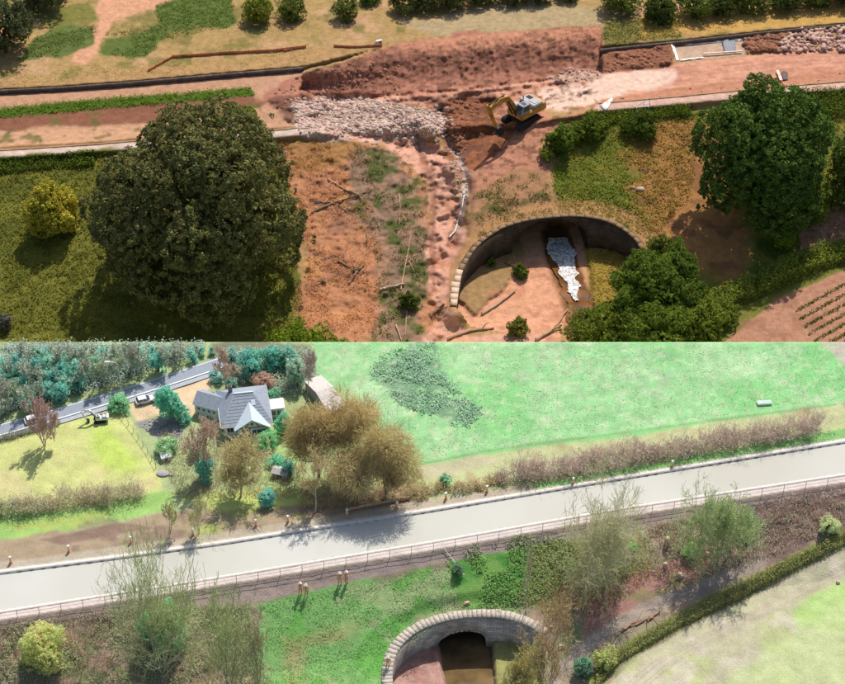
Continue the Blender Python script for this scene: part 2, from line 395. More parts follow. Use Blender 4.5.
for o_ in (-8, -5, -1, 2, 6, 9): B.stroke([(400, 98 + o_ * .6), (470, 91 + o_ * .8), (540, 86 + o_), (602, 82 + o_), (690, 74 + o_), (770, 65 + o_), (915, 55 + o_)], 2.2, (178, 122, 98), 2, 2.4, 0.25, a=0.6)
B.poly([(535, 92), (602, 76), (672, 68), (682, 80), (600, 98), (548, 108)], (226, 190, 168), 5, 4)
B.poly([(545, 78), (570, 68), (600, 72), (602, 78), (560, 84)], (196, 158, 138), 3, 2)
B.poly([(430, 104), (480, 97), (545, 108), (560, 125), (548, 190), (480, 200), (452, 170)], (186, 130, 102), 5, 4)
B.poly([(436, 106), (470, 98), (500, 100), (490, 118), (515, 128), (498, 160), (472, 175), (448, 158)], (146, 92, 62), 5, 4)
B.speck([(436, 106), (500, 98), (480, 160), (448, 158)], (98, 64, 48), 0.5, 0.0, 0.2, 0.8)
B.poly([(545, 170), (552, 120), (600, 104), (640, 100), (600, 113), (560, 125)], (190, 138, 104), 4, 3, a=0.7)
B.poly([(290, 102), (320, 96), (365, 97), (400, 104), (442, 110), (446, 130), (420, 140), (380, 136), (330, 138), (300, 132)], (206, 178, 162), 4, 4)
B.speck([(290, 102), (442, 105), (446, 130), (330, 138)], (176, 152, 136), 0.7, 0.0, 0.2, 0.8, 3)
B.poly([(330, 132), (400, 138), (440, 145), (462, 190), (468, 230), (458, 300), (470, 330), (600, 345), (600, 405), (425, 405), (432, 300), (432, 220), (415, 165), (380, 146)], (214, 160, 136), 6, 6)
B.speck([(330, 60), (600, 30), (602, 110), (540, 175), (450, 200), (300, 110)], (112, 74, 58), 0.9, 0.12, 0.2, 0.7)
B.speck([(400, 140), (460, 180), (458, 300), (600, 345), (600, 405), (425, 405), (432, 220)], (190, 130, 98), 0.4, 0.05, 0.3, 0.7)
B.stroke([(440, 108), (446, 130), (455, 150), (466, 175), (463, 205), (458, 232)], 7, (206, 186, 172), 3, 2)
B.poly([(468, 200), (500, 178), (545, 172), (552, 215), (500, 222), (478, 240)], (168, 124, 90), 4, 4)
B.speck([(468, 200), (545, 178), (552, 215), (478, 240)], (92, 92, 48), 0.4, 0.1, 0.2, 0.7)
B.stroke([(452, 305), (458, 262), (478, 236), (505, 218), (535, 209), (570, 206), (605, 209), (632, 220), (652, 242)], 13, (176, 132, 88), 3, 1.5, a=0.85)
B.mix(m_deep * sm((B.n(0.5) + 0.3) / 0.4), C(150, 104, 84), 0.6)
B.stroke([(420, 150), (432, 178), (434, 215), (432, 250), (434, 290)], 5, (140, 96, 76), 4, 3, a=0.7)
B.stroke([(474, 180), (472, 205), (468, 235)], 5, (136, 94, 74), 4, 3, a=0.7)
# strips beside the track, right-hand canal
B.poly([(602, 50), (672, 42), (674, 66), (602, 74)], (140, 92, 70), 3, 2)
B.poly([(672, 44), (745, 38), (745, 55), (676, 62)], (188, 158, 134), 2, 1)
B.poly([(745, 36), (795, 30), (795, 52), (745, 54)], (140, 96, 74), 3, 2)
B.poly([(602, 100), (690, 86), (770, 78), (845, 70), (915, 66), (915, 76), (845, 82), (690, 97), (602, 108)], (182, 126, 98), 3, 2)
B.stroke(PATH_R, 7, (206, 168, 148), 1.5, 0.6)
# relief
dirt = np.maximum.reduce([m_cut, m_floor, m_pit, m_gul, B.mask(mid, 5, 3), 0.5 * B.mask(track, 3, 2)])
B.z += dirt * (1 - 0.65 * m_cut) * (0.40 * B.n(0.45) + 0.22 * B.n(1.4, 3)) + (1 - dirt) * (0.12 * B.n(0.5) + 0.06 * B.n(1.5))
B.z += m_cut * (0.22 * fbm(B.w[..., 0] * 2.2, B.w[..., 1] * 0.5, 91, 3) + 0.14 * B.n(1.1) + 0.13 * B.n(2.6, 2))
B.z += m_cut * 0.22 * st * sm(tt * 3) * sm((1 - tt) * 3)
lumps = B.mask([(602, 52), (672, 44), (672, 64), (602, 72)], 4, 2) + B.mask([(745, 37), (790, 31), (790, 50), (745, 53)], 4, 2)
clod = np.maximum.reduce([m_floor, m_pit, m_gul]); B.z += clod * 0.35 * np.abs(B.n(1.2, 3)) - clod * 0.12
B.z += lumps * (0.5 + 0.9 * B.n(0.35))
edgewall = B.mask([(262, 98), (300, 92), (328, 106), (292, 124)], 4, 3); B.z += edgewall * (0.5 + 0.8 * B.n(0.4))

CUL_B = [(456, 306, -9.2), (458, 290, -8.9), (461, 273, -8.3), (468, 258, -7.5), (478, 245, -6.8), (490, 235, -6.2), (503, 227.5, -5.8), (518, 222.5, -5.5), (535, 219, -5.3), (552, 217, -5.2), (568, 216, -5.2), (584, 216.5, -5.3), (600, 219, -5.5), (614, 224, -5.9), (626, 231, -6.4), (636, 240, -6.9), (642, 250, -7.4)]
# ground follows the top of the culvert wall
dn = line_dist(B.px, B.py, [(p[0], p[1]) for p in CUL_B]); wt = sm(1 - (dn - 3) / 24)
zt = np.zeros_like(B.px); ww = np.zeros_like(B.px)
for a in CUL_B:
    q = 1 / (((B.px - a[0]) ** 2 + (B.py - a[1]) ** 2) + 4) ** 1.5; zt += q * a[2]; ww += q
B.z = B.z * (1 - wt) + wt * (zt / ww - 0.12)
HOLE_B = [(p[0], p[1]) for p in CUL_B] + [(628, 300), (600, 332), (560, 336), (500, 332), (470, 326)]
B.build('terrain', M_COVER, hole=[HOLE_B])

# floor of the culvert basin
BF = Land(430, 670, 205, 360, 1.5, -25.0, (214, 156, 122))
BF.z += -13.4 + 0.22 * BF.n(0.5) + 0.1 * BF.n(1.6)
BF.z += 0.9 * sm((BF.py - 316) / 12)
mL = BF.mask([(455, 300), (462, 270), (490, 240), (520, 238), (522, 262), (500, 290), (475, 312)], 6, 3)
BF.z += 0.8 * mL; BF.mix(mL, C(150, 122, 80), 0.9)
BF.poly([(585, 245), (645, 245), (640, 320), (590, 320)], (156, 132, 62), 5, 3)
BF.z += 0.9 * BF.mask([(588, 245), (645, 245), (640, 320), (596, 320)], 6, 2)
chan = [(556, 235), (562, 262), (572, 290), (580, 310), (578, 335), (575, 355)]
mc = BF.smask(chan, 26, 10, 2); BF.z += -0.55 * mc; BF.mix(BF.smask(chan, 30, 8, 2), C(120, 82, 50))
BF.speck([(500, 260), (555, 250), (570, 330), (470, 335)], (188, 128, 98), 0.5, 0.0, 0.3, 0.7)
tag(BF.build('stream_bed', M_COVER), kind='structure')

def ribbon(name, land, pts, widths, dz, m, col=None, n=40, kind='structure', bump=0.0, ragged=0.0):
    P = np.array(pts, float); t = np.linspace(0, len(P) - 1, n); i = np.minimum(t.astype(int), len(P) - 2); u = t - i
    cx = P[i, 0] * (1 - u) + P[i + 1, 0] * u; cy = P[i, 1] * (1 - u) + P[i + 1, 1] * u; w = np.interp(t, np.arange(len(P)), widths) * (1 + ragged * fbm(t * 2.3, t * 0 + 4, 8)); cx = cx + ragged * 5 * fbm(t * 2.9, t * 0 + 7, 9)
    rows = []
    for k in np.linspace(-0.5, 0.5, 7): rows.append(land.G(cx + k * w, cy, dz))
    V = np.stack(rows, 1); V[..., 2] = V[..., 2].mean(axis=1, keepdims=True) + bump * R.normal(size=V[..., 2].shape)
    idx = np.arange(n * 7).reshape(n, 7)
    Fc = np.stack([idx[:-1, :-1], idx[1:, :-1], idx[1:, 1:], idx[:-1, 1:]], -1).reshape(-1, 4)
    o = mk(name, V.reshape(-1, 3), Fc, m, smooth=True); return tag(o, kind=kind)
ribbon('stream_water', BF, [(558, 238), (564, 262), (574, 290), (582, 310), (579, 345)], [30, 28, 26, 30, 26], 0.28, ragged=0.5, m=mat_water('peaty_water', C(96, 66, 38), C(140, 92, 50), 0.1))
foam = mat_water('white_water', C(152, 136, 120), C(248, 248, 252), 0.4, 1.7, 0.8, 4.0)
ribbon('stream_rapids', BF, [(557, 240), (561, 255), (567, 272), (574, 290), (577, 303)], [18, 23, 17, 13, 4], 0.6, foam, n=60, bump=0.07, ragged=0.7)

# ------------------------------------------------------------------ culvert head walls
M_WALL_B = mat_stone('summer_headwall_stone', C(92, 74, 58), C(58, 46, 38))
M_WALL_A = mat_stone('winter_headwall_stone', C(216, 206, 192), C(150, 142, 132))
M_COPE_B = mat('mossy_coping_stone', C(146, 116, 86), 0.9, var=0.25, bump=0.3)
M_COPE_A = mat('weathered_coping_stone', C(198, 186, 172), 0.9, var=0.25, bump=0.3)
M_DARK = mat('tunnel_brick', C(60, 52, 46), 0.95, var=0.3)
M_PALE = mat('bleached_stone', C(222, 188, 160), 0.9, var=0.15)
def headwall(label, pts, zoff, zfloor, ox0, ox1, crown_drop, spring, thick, mwall, mcope, cope_w, nseg, mound=None):
    P = np.array(pts, float); n = 150
    t = np.linspace(0, len(P) - 1, n)
    pxs = np.interp(t, np.arange(len(P)), P[:, 0]); pys = np.interp(t, np.arange(len(P)), P[:, 1]); zs = np.interp(t, np.arange(len(P)), P[:, 2]) + zoff
    T = pt(pxs, pys, zs)
    for _ in range(6): T[1:-1] = (T[:-2] + 2 * T[1:-1] + T[2:]) / 4
    d = np.gradient(T[:, :2], axis=0); d /= np.linalg.norm(d, axis=1, keepdims=True)
    out = np.stack([-d[:, 1], d[:, 0]], 1)                     # pts run clockwise as seen: left, over the top, right
    c = T[:, :2].mean(0)
    if ((T[n // 2, :2] - c) * out[n // 2]).sum() < 0: out = -out
    root = thing('culvert_headwall', label, 'culvert', (*T[n // 2, :2], zfloor))
    off = np.array([*T[n // 2, :2], zfloor])
    op = (pxs > ox0) & (pxs < ox1); ia, ib = np.where(op)[0][[0, -1]]
    arc = np.concatenate([[0], np.cumsum(np.linalg.norm(np.diff(T[:, :2], axis=0), axis=1))])
    mida = (arc[ia] + arc[ib]) / 2; half = (arc[ib] - arc[ia]) / 2
    ztop = T[:, 2]; zb = np.full(n, zfloor - 0.6)
    e = np.clip((arc - mida) / half, -1, 1); zc = ztop[n // 2] - crown_drop
    arch = spring + (zc - spring) * np.sqrt(np.maximum(0, 1 - e ** 2)); zb[op] = arch[op]
    inn = T[:, :2]; ou = inn + out * thick
    V = np.stack([np.c_[inn, ztop], np.c_[inn, zb], np.c_[ou, ztop], np.c_[ou, zb]], 1)
    uvw = np.stack([np.c_[arc, ztop, 0 * arc], np.c_[arc, zb, 0 * arc], np.c_[arc, ztop + thick, 0 * arc], np.c_[arc, zb - thick, 0 * arc]], 1)
    idx = np.arange(n * 4).reshape(n, 4); q = []
    for a, b in ((1, 0), (0, 2), (2, 3), (3, 1)): q.append(np.stack([idx[:-1, a], idx[1:, a], idx[1:, b], idx[:-1, b]], -1))
    Fc = np.concatenate(q + [np.array([[idx[0, 0], idx[0, 1], idx[0, 3], idx[0, 2]], [idx[-1, 0], idx[-1, 2], idx[-1, 3], idx[-1, 1]]])])
    mk('wall', V.reshape(-1, 3), Fc, mwall, root, uvw=uvw.reshape(-1, 3), off=off)
    # barrel of the culvert
    dirv = out[(ia + ib) // 2]; m2 = 28; ang = np.linspace(0, math.pi, m2)
    cc = (inn[ia] + inn[ib]) / 2; ax = (inn[ib] - inn[ia]); hl = np.linalg.norm(ax) / 2; ax = ax / np.linalg.norm(ax)
    prof = [(-hl, zfloor - 0.8)] + [(-math.cos(a) * hl, spring + (zc - spring) * math.sin(a)) for a in ang] + [(hl, zfloor - 0.8)]
    rings = []
    for k in (thick * 0.6, 5, 10, 16): rings.append([(cc[0] + ax[0] * u + dirv[0] * k, cc[1] + ax[1] * u + dirv[1] * k, w + 0.03) for u, w in prof])
    V = np.array(rings); m3 = len(prof); idx = np.arange(4 * m3).reshape(4, m3)
    Fc = np.stack([idx[:-1, :-1], idx[:-1, 1:], idx[1:, 1:], idx[1:, :-1]], -1).reshape(-1, 4)
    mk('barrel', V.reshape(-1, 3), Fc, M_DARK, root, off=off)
    # arch ring stones
    nv = 17
    for k in range(nv):
        a0 = math.pi * k / nv + 0.02; a1 = math.pi * (k + 1) / nv - 0.02; pv = []
        for dd in (-0.10, 0.3):
            for a in (a0, a1):
                for rr in (1.0, 1.0 + 0.5 / hl):
                    u = -math.cos(a) * hl * rr; w = spring + (zc - spring) * math.sin(a) * rr
                    j = np.clip(np.searchsorted(arc, mida + u), 0, n - 1)
                    pv.append((inn[j, 0] + out[j, 0] * dd, inn[j, 1] + out[j, 1] * dd, w))
        f = [(0, 1, 3, 2), (4, 6, 7, 5), (0, 4, 5, 1), (2, 3, 7, 6), (0, 2, 6, 4), (1, 5, 7, 3)]
        mk('arch_stone', pv, f, mcope if False else mwall, root, off=off, uvw=[(k * 2, i, 0) for i in range(8)])
    # coping stones, one by one
    edges = np.linspace(0, arc[-1], nseg + 1)
    for k in range(nseg):
        a0, a1 = edges[k] + 0.02, edges[k + 1] - 0.02; sq = []
        rustic = zoff < -1; hgt = (0.14 if rustic and k >= 6 else 0.28) + R.uniform(-0.05, 0.05); wv = cope_w * (R.uniform(0.7, 1.15) if rustic else R.uniform(0.93, 1.05)) * (1.7 if rustic and k < 6 else 1)
        for a in np.linspace(a0, a1, 3):
            x = np.interp(a, arc, inn[:, 0]); y = np.interp(a, arc, inn[:, 1]); z = np.interp(a, arc, ztop)
            ux = np.interp(a, arc, out[:, 0]); uy = np.interp(a, arc, out[:, 1])
            for dd, h in ((-0.18, 0.005), (-0.18, hgt), (wv, hgt), (wv, 0.005)): sq.append((x + ux * dd, y + uy * dd, z + h))
        f = []
        for r_ in range(2):
            for j in range(4): f.append((r_ * 4 + j, r_ * 4 + (j + 1) % 4, r_ * 4 + 4 + (j + 1) % 4, r_ * 4 + 4 + j))
        f += [(0, 3, 2, 1), (8, 9, 10, 11)]
        mk('coping_stone', sq, f, M_PALE if (zoff < -1 and k < 6) else mcope, root, off=off)
    return root, T, out
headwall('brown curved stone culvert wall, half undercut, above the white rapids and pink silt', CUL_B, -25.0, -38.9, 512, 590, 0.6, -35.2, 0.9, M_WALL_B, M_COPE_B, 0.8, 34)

MUTE = 0.04
# =================================================================== PLACE TWO: the refilled canal in winter
A = Land(-70, 915, 342, 740, 1.5, 0.0, (140, 210, 128))
FARE = [(-70, 582), (0, 573), (110, 559), (220, 544), (430, 511), (620, 479), (845, 442), (915, 430)]
NEARE = [(-70, 622), (0, 611), (210, 578), (430, 541.5), (620, 508), (845, 473.5), (915, 463)]
fy = yline(FARE, A.px); ny_ = yline(NEARE, A.px)
A.z += -1.3 * sm((fy - 6 - A.py) / 45)
incan = sm((A.py - fy - 1) / 1.5) * sm((ny_ - 1 - A.py) / 1.5)
A.z += -1.4 * incan
A.z += -4.4 * np.clip((A.py - ny_ - 10) / 75, 0, 1.25) ** 0.85
# cover beyond the canal
bigfield = [(312, 342), (318, 380), (360, 400), (400, 440), (412, 464), (500, 447), (620, 432), (760, 412), (845, 402), (915, 395), (915, 330), (312, 330)]
A.poly([(-70, 330), (330, 330), (420, 500), (-70, 590)], (176, 190, 134), 4, 3)
A.poly(bigfield, (158, 212, 146), 3, 1.5)
A.speck(bigfield, (182, 220, 164), 0.12, 0.0, 0.4, 0.8); A.speck(bigfield, (136, 206, 126), 0.08, 0.1, 0.3, 0.8); A.speck(bigfield, (200, 214, 172), 0.5, 0.2, 0.2, 0.5)
A.speck([(510, 342), (720, 342), (700, 400), (520, 390)], (160, 190, 150), 0.4, 0.22, 0.2, 0.5)
A.poly([(820, 342), (860, 330), (915, 330), (915, 380), (845, 366)], (196, 186, 168), 3, 2)
A.poly([(405, 472), (500, 452), (620, 437), (760, 416), (845, 404), (915, 396), (915, 425), (845, 434), (620, 470), (420, 503)], (192, 196, 142), 3, 2)
A.poly([(412, 468), (480, 455), (500, 462), (430, 480)], (196, 190, 152), 4, 2)
A.speck([(405, 472), (500, 452), (845, 404), (845, 430), (420, 500)], (178, 150, 118), 0.3, 0.1, 0.3, 0.7)
A.stroke([(410, 466), (500, 448.5), (620, 433), (845, 403)], 2, (140, 150, 110), 2, 1, a=0.7)
A.poly([(510, 490), (620, 470), (845, 428), (915, 416), (915, 425), (845, 438), (620, 476), (520, 496)], (140, 190, 110), 3, 2)
lawn = [(-70, 460), (0, 438), (60, 425), (115, 408), (132, 432), (150, 462), (160, 492), (110, 500), (-70, 520)]
A.poly(lawn, (206, 210, 132), 5, 4); A.speck(lawn, (220, 206, 150), 0.15, 0.05, 0.3, 0.7)
A.poly([(85, 425), (108, 420), (125, 440), (142, 462), (105, 470), (92, 445)], (192, 216, 96), 16, 7, a=0.85)
A.poly([(-70, 526), (120, 500), (170, 490), (170, 508), (90, 530), (-70, 548)], (156, 196, 108), 4, 3)
A.poly([(-70, 552), (90, 530), (180, 510), (330, 492), (420, 488), (425, 510), (220, 541), (-70, 579)], (172, 152, 124), 4, 3)
A.speck([(-70, 535), (200, 500), (330, 490), (330, 520), (-70, 575)], (178, 190, 100), 0.2, 0.05, 0.25, 0.8)
A.speck([(-70, 535), (200, 500), (330, 490), (330, 520), (-70, 575)], (138, 112, 104), 0.25, 0.15, 0.2, 0.6)
A.poly([(40, 540), (120, 522), (150, 528), (60, 545)], (146, 122, 106), 3, 2)
A.poly([(170, 495), (225, 488), (300, 490), (320, 505), (225, 515)], (196, 206, 118), 5, 3)
A.poly([(260, 440), (285, 435), (300, 460), (300, 490), (265, 490)], (176, 200, 130), 5, 3)
A.stroke([(-70, 575), (0, 566), (110, 552), (220, 537), (430, 504), (530, 489)], 8, (192, 178, 156), 3, 1.5)
A.stroke([(-70, 579.5), (0, 570.5), (110, 556.5), (220, 541.5), (430, 508.5), (620, 476.5), (845, 439.5), (915, 427.5)], 3, (222, 212, 200), 1.2, 0.3)
drive = [(124, 404), (150, 392), (176, 383), (196, 372), (212, 366), (212, 385), (202, 412), (190, 418), (165, 412), (140, 422)]
A.poly(drive, (232, 204, 166), 3, 2)
A.poly([(135, 424), (165, 414), (188, 420), (180, 440), (160, 440)], (158, 156, 150), 3, 2)
A.poly([(0, 342), (205, 342), (195, 362), (100, 390), (0, 420)], (132, 140, 116), 6, 4)
A.poly([(210, 342), (312, 342), (318, 380), (280, 400), (215, 380)], (134, 140, 112), 6, 4)
scrubp = [(372, 362), (395, 350), (432, 344), (438, 372), (458, 388), (482, 412), (470, 427), (440, 422), (415, 410), (400, 405), (385, 385), (372, 378)]
A.poly(scrubp, (116, 150, 122), 3, 6, 0.5, a=0.75); A.speck(scrubp, (150, 205, 140), 0.35, 0.15, 0.2, 0.8)
for k in range(14):
    A.stroke([(330, 350 + k * 11), (560, 322 + k * 11), (915, 268 + k * 11)], 1.8, (128, 192, 118), 2, 1.0, a=0.28 if k % 2 else 0.0)
A.speck(bigfield, (146, 198, 132), 1.2, 0.05, 0.3, 0.4); A.speck(bigfield, (206, 216, 178), 1.4, 0.15, 0.2, 0.45)
# near side
nb = lambda o: [(-70, 622 + o), (0, 611 + o), (210, 578 + o), (430, 541.5 + o), (620, 508 + o), (845, 473.5 + o), (915, 463 + o)]
allnear = nb(3) + [(915, 745), (-70, 745)]
A.poly(allnear, (158, 146, 120), 2, 1)
A.speck(allnear, (128, 146, 92), 0.2, 0.0, 0.3, 0.8); A.speck(allnear, (180, 154, 132), 0.3, 0.1, 0.2, 0.8)
A.poly([(265, 600), (300, 592), (345, 582), (420, 566), (455, 562), (470, 585), (460, 610), (410, 630), (390, 660), (385, 745), (260, 745), (262, 640)], (132, 182, 104), 16, 14)
gl = [(258, 604), (455, 562), (460, 610), (390, 660), (385, 745), (258, 745), (284, 705), (248, 684), (290, 660), (252, 640), (280, 622)]
A.speck(gl, (168, 184, 128), 0.22, 0.05, 0.3, 0.8); A.speck(gl, (102, 176, 70), 0.3, 0.05, 0.3, 0.7)
A.speck([(285, 640), (360, 630), (385, 690), (290, 720)], (178, 158, 112), 0.16, -0.1, 0.4, 0.8, 25)
A.poly([(448, 558), (480, 545), (525, 537), (565, 545), (560, 575), (530, 590), (505, 605), (465, 612), (455, 590)], (126, 172, 84), 6, 5)
A.speck([(448, 550), (560, 540), (540, 590), (460, 612)], (78, 152, 66), 0.4, 0.0, 0.3, 0.8)
A.poly([(530, 545), (640, 530), (660, 580), (640, 600), (560, 615), (520, 610)], (156, 150, 96), 6, 5); A.speck([(530, 545), (640, 530), (660, 580), (560, 615)], (126, 150, 78), 0.3, 0.0, 0.3, 0.8)
A.poly([(590, 600), (650, 575), (700, 560), (705, 580), (640, 620), (580, 640)], (178, 134, 120), 5, 5); A.speck([(590, 600), (700, 560), (705, 580), (580, 640)], (150, 150, 96), 0.4, 0.1, 0.2, 0.6)
A.poly([(765, 500), (845, 482), (915, 474), (915, 530), (845, 545), (770, 560), (735, 565)], (146, 122, 110), 5, 4)
A.poly([(690, 585), (770, 562), (845, 528), (915, 505), (915, 520), (845, 545), (700, 605)], (172, 164, 118), 5, 3, a=0.8)
A.stroke([(545, 690), (575, 655), (610, 628), (650, 606), (700, 588), (760, 562)], 14, (172, 156, 142), 5, 3)
A.stroke([(595, 684), (620, 655), (680, 620), (740, 592), (800, 560), (845, 537), (915, 505)], 16, (132, 140, 76), 3, 2)
fieldR = [(604, 690), (640, 656), (700, 622), (770, 588), (845, 550), (915, 518), (915, 745), (560, 745)]
A.poly(fieldR, (198, 192, 158), 3, 2)
A.speck(fieldR, (186, 194, 134), 0.15, 0.0, 0.35, 0.8); A.speck(fieldR, (216, 204, 184), 0.3, 0.1, 0.3, 0.7)
A.poly([(790, 610), (845, 575), (915, 560), (915, 640), (800, 625)], (176, 212, 118), 12, 5, a=0.8); A.poly([(720, 684), (790, 625), (845, 610), (915, 610), (915, 745), (690, 745)], (196, 210, 146), 14, 6, a=0.7)
for o_ in (14, 20, 30, 36): A.stroke([(600 + o_, 695), (640 + o_, 662), (700 + o_, 630), (770 + o_, 596), (845 + o_, 558), (915 + o_, 526)], 2.5, (190, 178, 154), 2, 1, a=0.6)
A.poly(nb(9) + [(915, 486), (845, 494), (620, 530), (455, 560), (345, 583), (262, 602), (210, 606), (0, 628), (-70, 640)], (176, 156, 146), 3, 2)
A.poly(nb(0.5) + nb(8.5)[::-1], (226, 212, 204), 1.2, 0.3)
A.mix(sm((A.py - fy + 2) / 1.5) * sm((ny_ + 2 - A.py) / 1.5), C(196, 186, 170))
A.z += (1 - incan) * (0.07 * A.n(0.4) + 0.04 * A.n(1.2)) * sm((A.py - 343) / 4)
scr = A.mask([(-70, 640), (260, 604), (270, 745), (-70, 745)], 8, 3) + A.mask([(640, 530), (845, 490), (845, 530), (700, 580)], 8, 3)
A.z += scr * (0.2 * A.n(0.5) + 0.15 * A.n(1.3))
CUL_A = [(394, 705, -6.2), (392, 690, -6.0), (391, 676, -5.7), (392, 664, -5.4), (396, 653, -5.1), (403, 643, -4.8), (413, 634, -4.6), (425, 627.5, -4.4), (438, 623, -4.3), (452, 619.5, -4.2), (467, 617.5, -4.2), (482, 617, -4.2), (497, 617.5, -4.3), (510, 619.5, -4.4), (522, 623, -4.6), (533, 628, -4.9), (543, 636, -5.2)]
dn = line_dist(A.px, A.py, [(p[0], p[1]) for p in CUL_A]); wt = sm(1 - (dn - 3) / 24)
zt = np.zeros_like(A.px); ww = np.zeros_like(A.px)
for a in CUL_A:
    q = 1 / (((A.px - a[0]) ** 2 + (A.py - a[1]) ** 2) + 4) ** 1.5; zt += q * a[2]; ww += q
A.z = A.z * (1 - wt) + wt * (zt / ww - 0.12)
HOLE_A = [(p[0], p[1]) for p in CUL_A] + [(545, 660), (540, 720), (480, 735), (400, 735)]
A.col *= 0.9
A.build('ground', M_COVER_SOFT, hole=[HOLE_A], skirt=60)
AF = Land(375, 570, 600, 760, 1.5, 0.0, (186, 146, 132))
AF.z += -10.8 + 0.12 * AF.n(0.6)
ms = AF.mask([(385, 640), (436, 640), (446, 684), (455, 740), (385, 740)], 6, 2); AF.z += 2.0 * ms
ms2 = AF.mask([(492, 640), (560, 630), (560, 740), (500, 740)], 6, 2); AF.z += 1.8 * ms2; AF.mix(ms2, C(160, 158, 96))
AF.speck([(385, 640), (440, 640), (455, 740), (385, 740)], (160, 116, 106), 0.6, 0.0, 0.3, 0.8)
AF.build('culvert_bed', M_COVER)
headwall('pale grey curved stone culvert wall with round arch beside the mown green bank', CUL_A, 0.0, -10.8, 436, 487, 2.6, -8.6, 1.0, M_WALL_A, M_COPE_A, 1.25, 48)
ribbon('culvert_stream', AF, [(462, 628), (464, 660), (470, 690), (474, 740)], [52, 52, 50, 50], 0.35, mat_water('brown_culvert_water', C(96, 78, 52), C(138, 112, 72), 0.06, 0.3, 0.05))

# canal water, one sheet between the two edges
xs = np.arange(-70, 916, 5.0)
rows = [pt(xs, yline(FARE, xs) - 1 + (yline(NEARE, xs) - yline(FARE, xs) + 2) * k, -0.16) for k in np.linspace(0, 1, 6)]
V = np.stack(rows, 0); idx = np.arange(6 * len(xs)).reshape(6, -1)
Fc = np.stack([idx[1:, :-1], idx[1:, 1:], idx[:-1, 1:], idx[:-1, :-1]], -1).reshape(-1, 4)
tag(mk('canal_water', V.reshape(-1, 3), Fc, mat_water('silt_and_sky_pale_water', C(194, 191, 177), C(208, 207, 198), 0.07, 0.035, 0.12, 1.6)), kind='structure')  # silty base colour, with a white sky's reflection mixed in as paleness

# ------------------------------------------------------------------ strips: canal edging, walls, road
def strip_solid(land, pts, width, z0, z1, n=120):
    P = np.array(pts, float); xs = np.linspace(P[0, 0], P[-1, 0], n); ys = np.interp(xs, P[:, 0], P[:, 1])
    T = land.G(xs, ys); return T
def kerb_mesh(name, T, width, z0, z1, m, parent=None, off=None, col=None):
    d = np.gradient(T[:, :2], axis=0); d /= np.linalg.norm(d, axis=1, keepdims=True); nrm = np.stack([-d[:, 1], d[:, 0]], 1)
    a = T[:, :2] - nrm * width / 2; b = T[:, :2] + nrm * width / 2; n = len(T)
    V = np.stack([np.c_[a, T[:, 2] + z0], np.c_[a, T[:, 2] + z1], np.c_[b, T[:, 2] + z1], np.c_[b, T[:, 2] + z0]], 1)
    idx = np.arange(n * 4).reshape(n, 4); q = []
    for i, j in ((0, 1), (1, 2), (2, 3), (3, 0)): q.append(np.stack([idx[:-1, i], idx[1:, i], idx[1:, j], idx[:-1, j]], -1))
    Fc = np.concatenate(q + [np.array([idx[0, ::-1], idx[-1]])])
    arc = np.concatenate([[0], np.cumsum(np.linalg.norm(np.diff(T[:, :2], axis=0), axis=1))])
    uvw = np.repeat(np.c_[arc, arc * 0, arc * 0][:, None, :], 4, 1); uvw[:, :, 1] = V[:, :, 2]
    return mk(name, V.reshape(-1, 3), Fc, m, parent, off=off, uvw=uvw.reshape(-1, 3))
M_CONC = mat('pale_concrete', C(228, 220, 210), 0.9, var=0.12)
def level(px, py, z): return pt(px, py, z)
xs = np.linspace(-70, 915, 160)
tag(kerb_mesh('canal_edging', level(xs, yline(FARE, xs) - 1.0, 0.0), 0.55, -1.4, 0.10, M_CONC), kind='structure')
tag(kerb_mesh('towpath_edging', level(xs, yline(NEARE, xs) + 1.0, 0.0), 0.5, -1.4, 0.07, M_CONC), kind='structure')
MUTE = 0.0
M_CWALL = mat_stone('dark_wall_stone', C(104, 84, 70), C(70, 56, 48), 0.8, 0.3)  # dark brown stone with darker mortar, for both canal walls
for nm, L_, lab in (('canal_wall', WALL_L, 'low dark stone canal wall above the green reed strip'), ('canal_wall', WALL_R, 'low dark stone canal wall behind the pale rock heap and sheeting')):
    xs2 = np.linspace(max(L_[0][0], -70), L_[-1][0] - 1, 120); T = pt(xs2, yline(L_, xs2) - 0.5, -24.1)
    c0 = T[60].copy(); o = thing(nm, lab, 'wall', c0)
    kerb_mesh('wall_face', T, 0.45, -1.6, 0.06, M_CWALL, o, off=c0)
for L_, lab in ((PATH_L, 'thin stone kerb along the pale towpath above the green slope'), (PATH_R, 'thin stone kerb of the pale towpath behind the big sunlit tree')):
    xs2 = np.linspace(L_[0][0], L_[-1][0], 90); T = B.G(xs2, yline(L_, xs2) - 4.2); T[:, 2] = np.convolve(np.pad(T[:, 2], 4, 'edge'), np.ones(9) / 9, 'valid')
    tag(kerb_mesh('towpath_kerb', T, 0.3, -0.3, 0.2, mat('kerb_stone', C(170, 140, 110), 0.9)), lab, 'kerb')

MUTE = 0.15
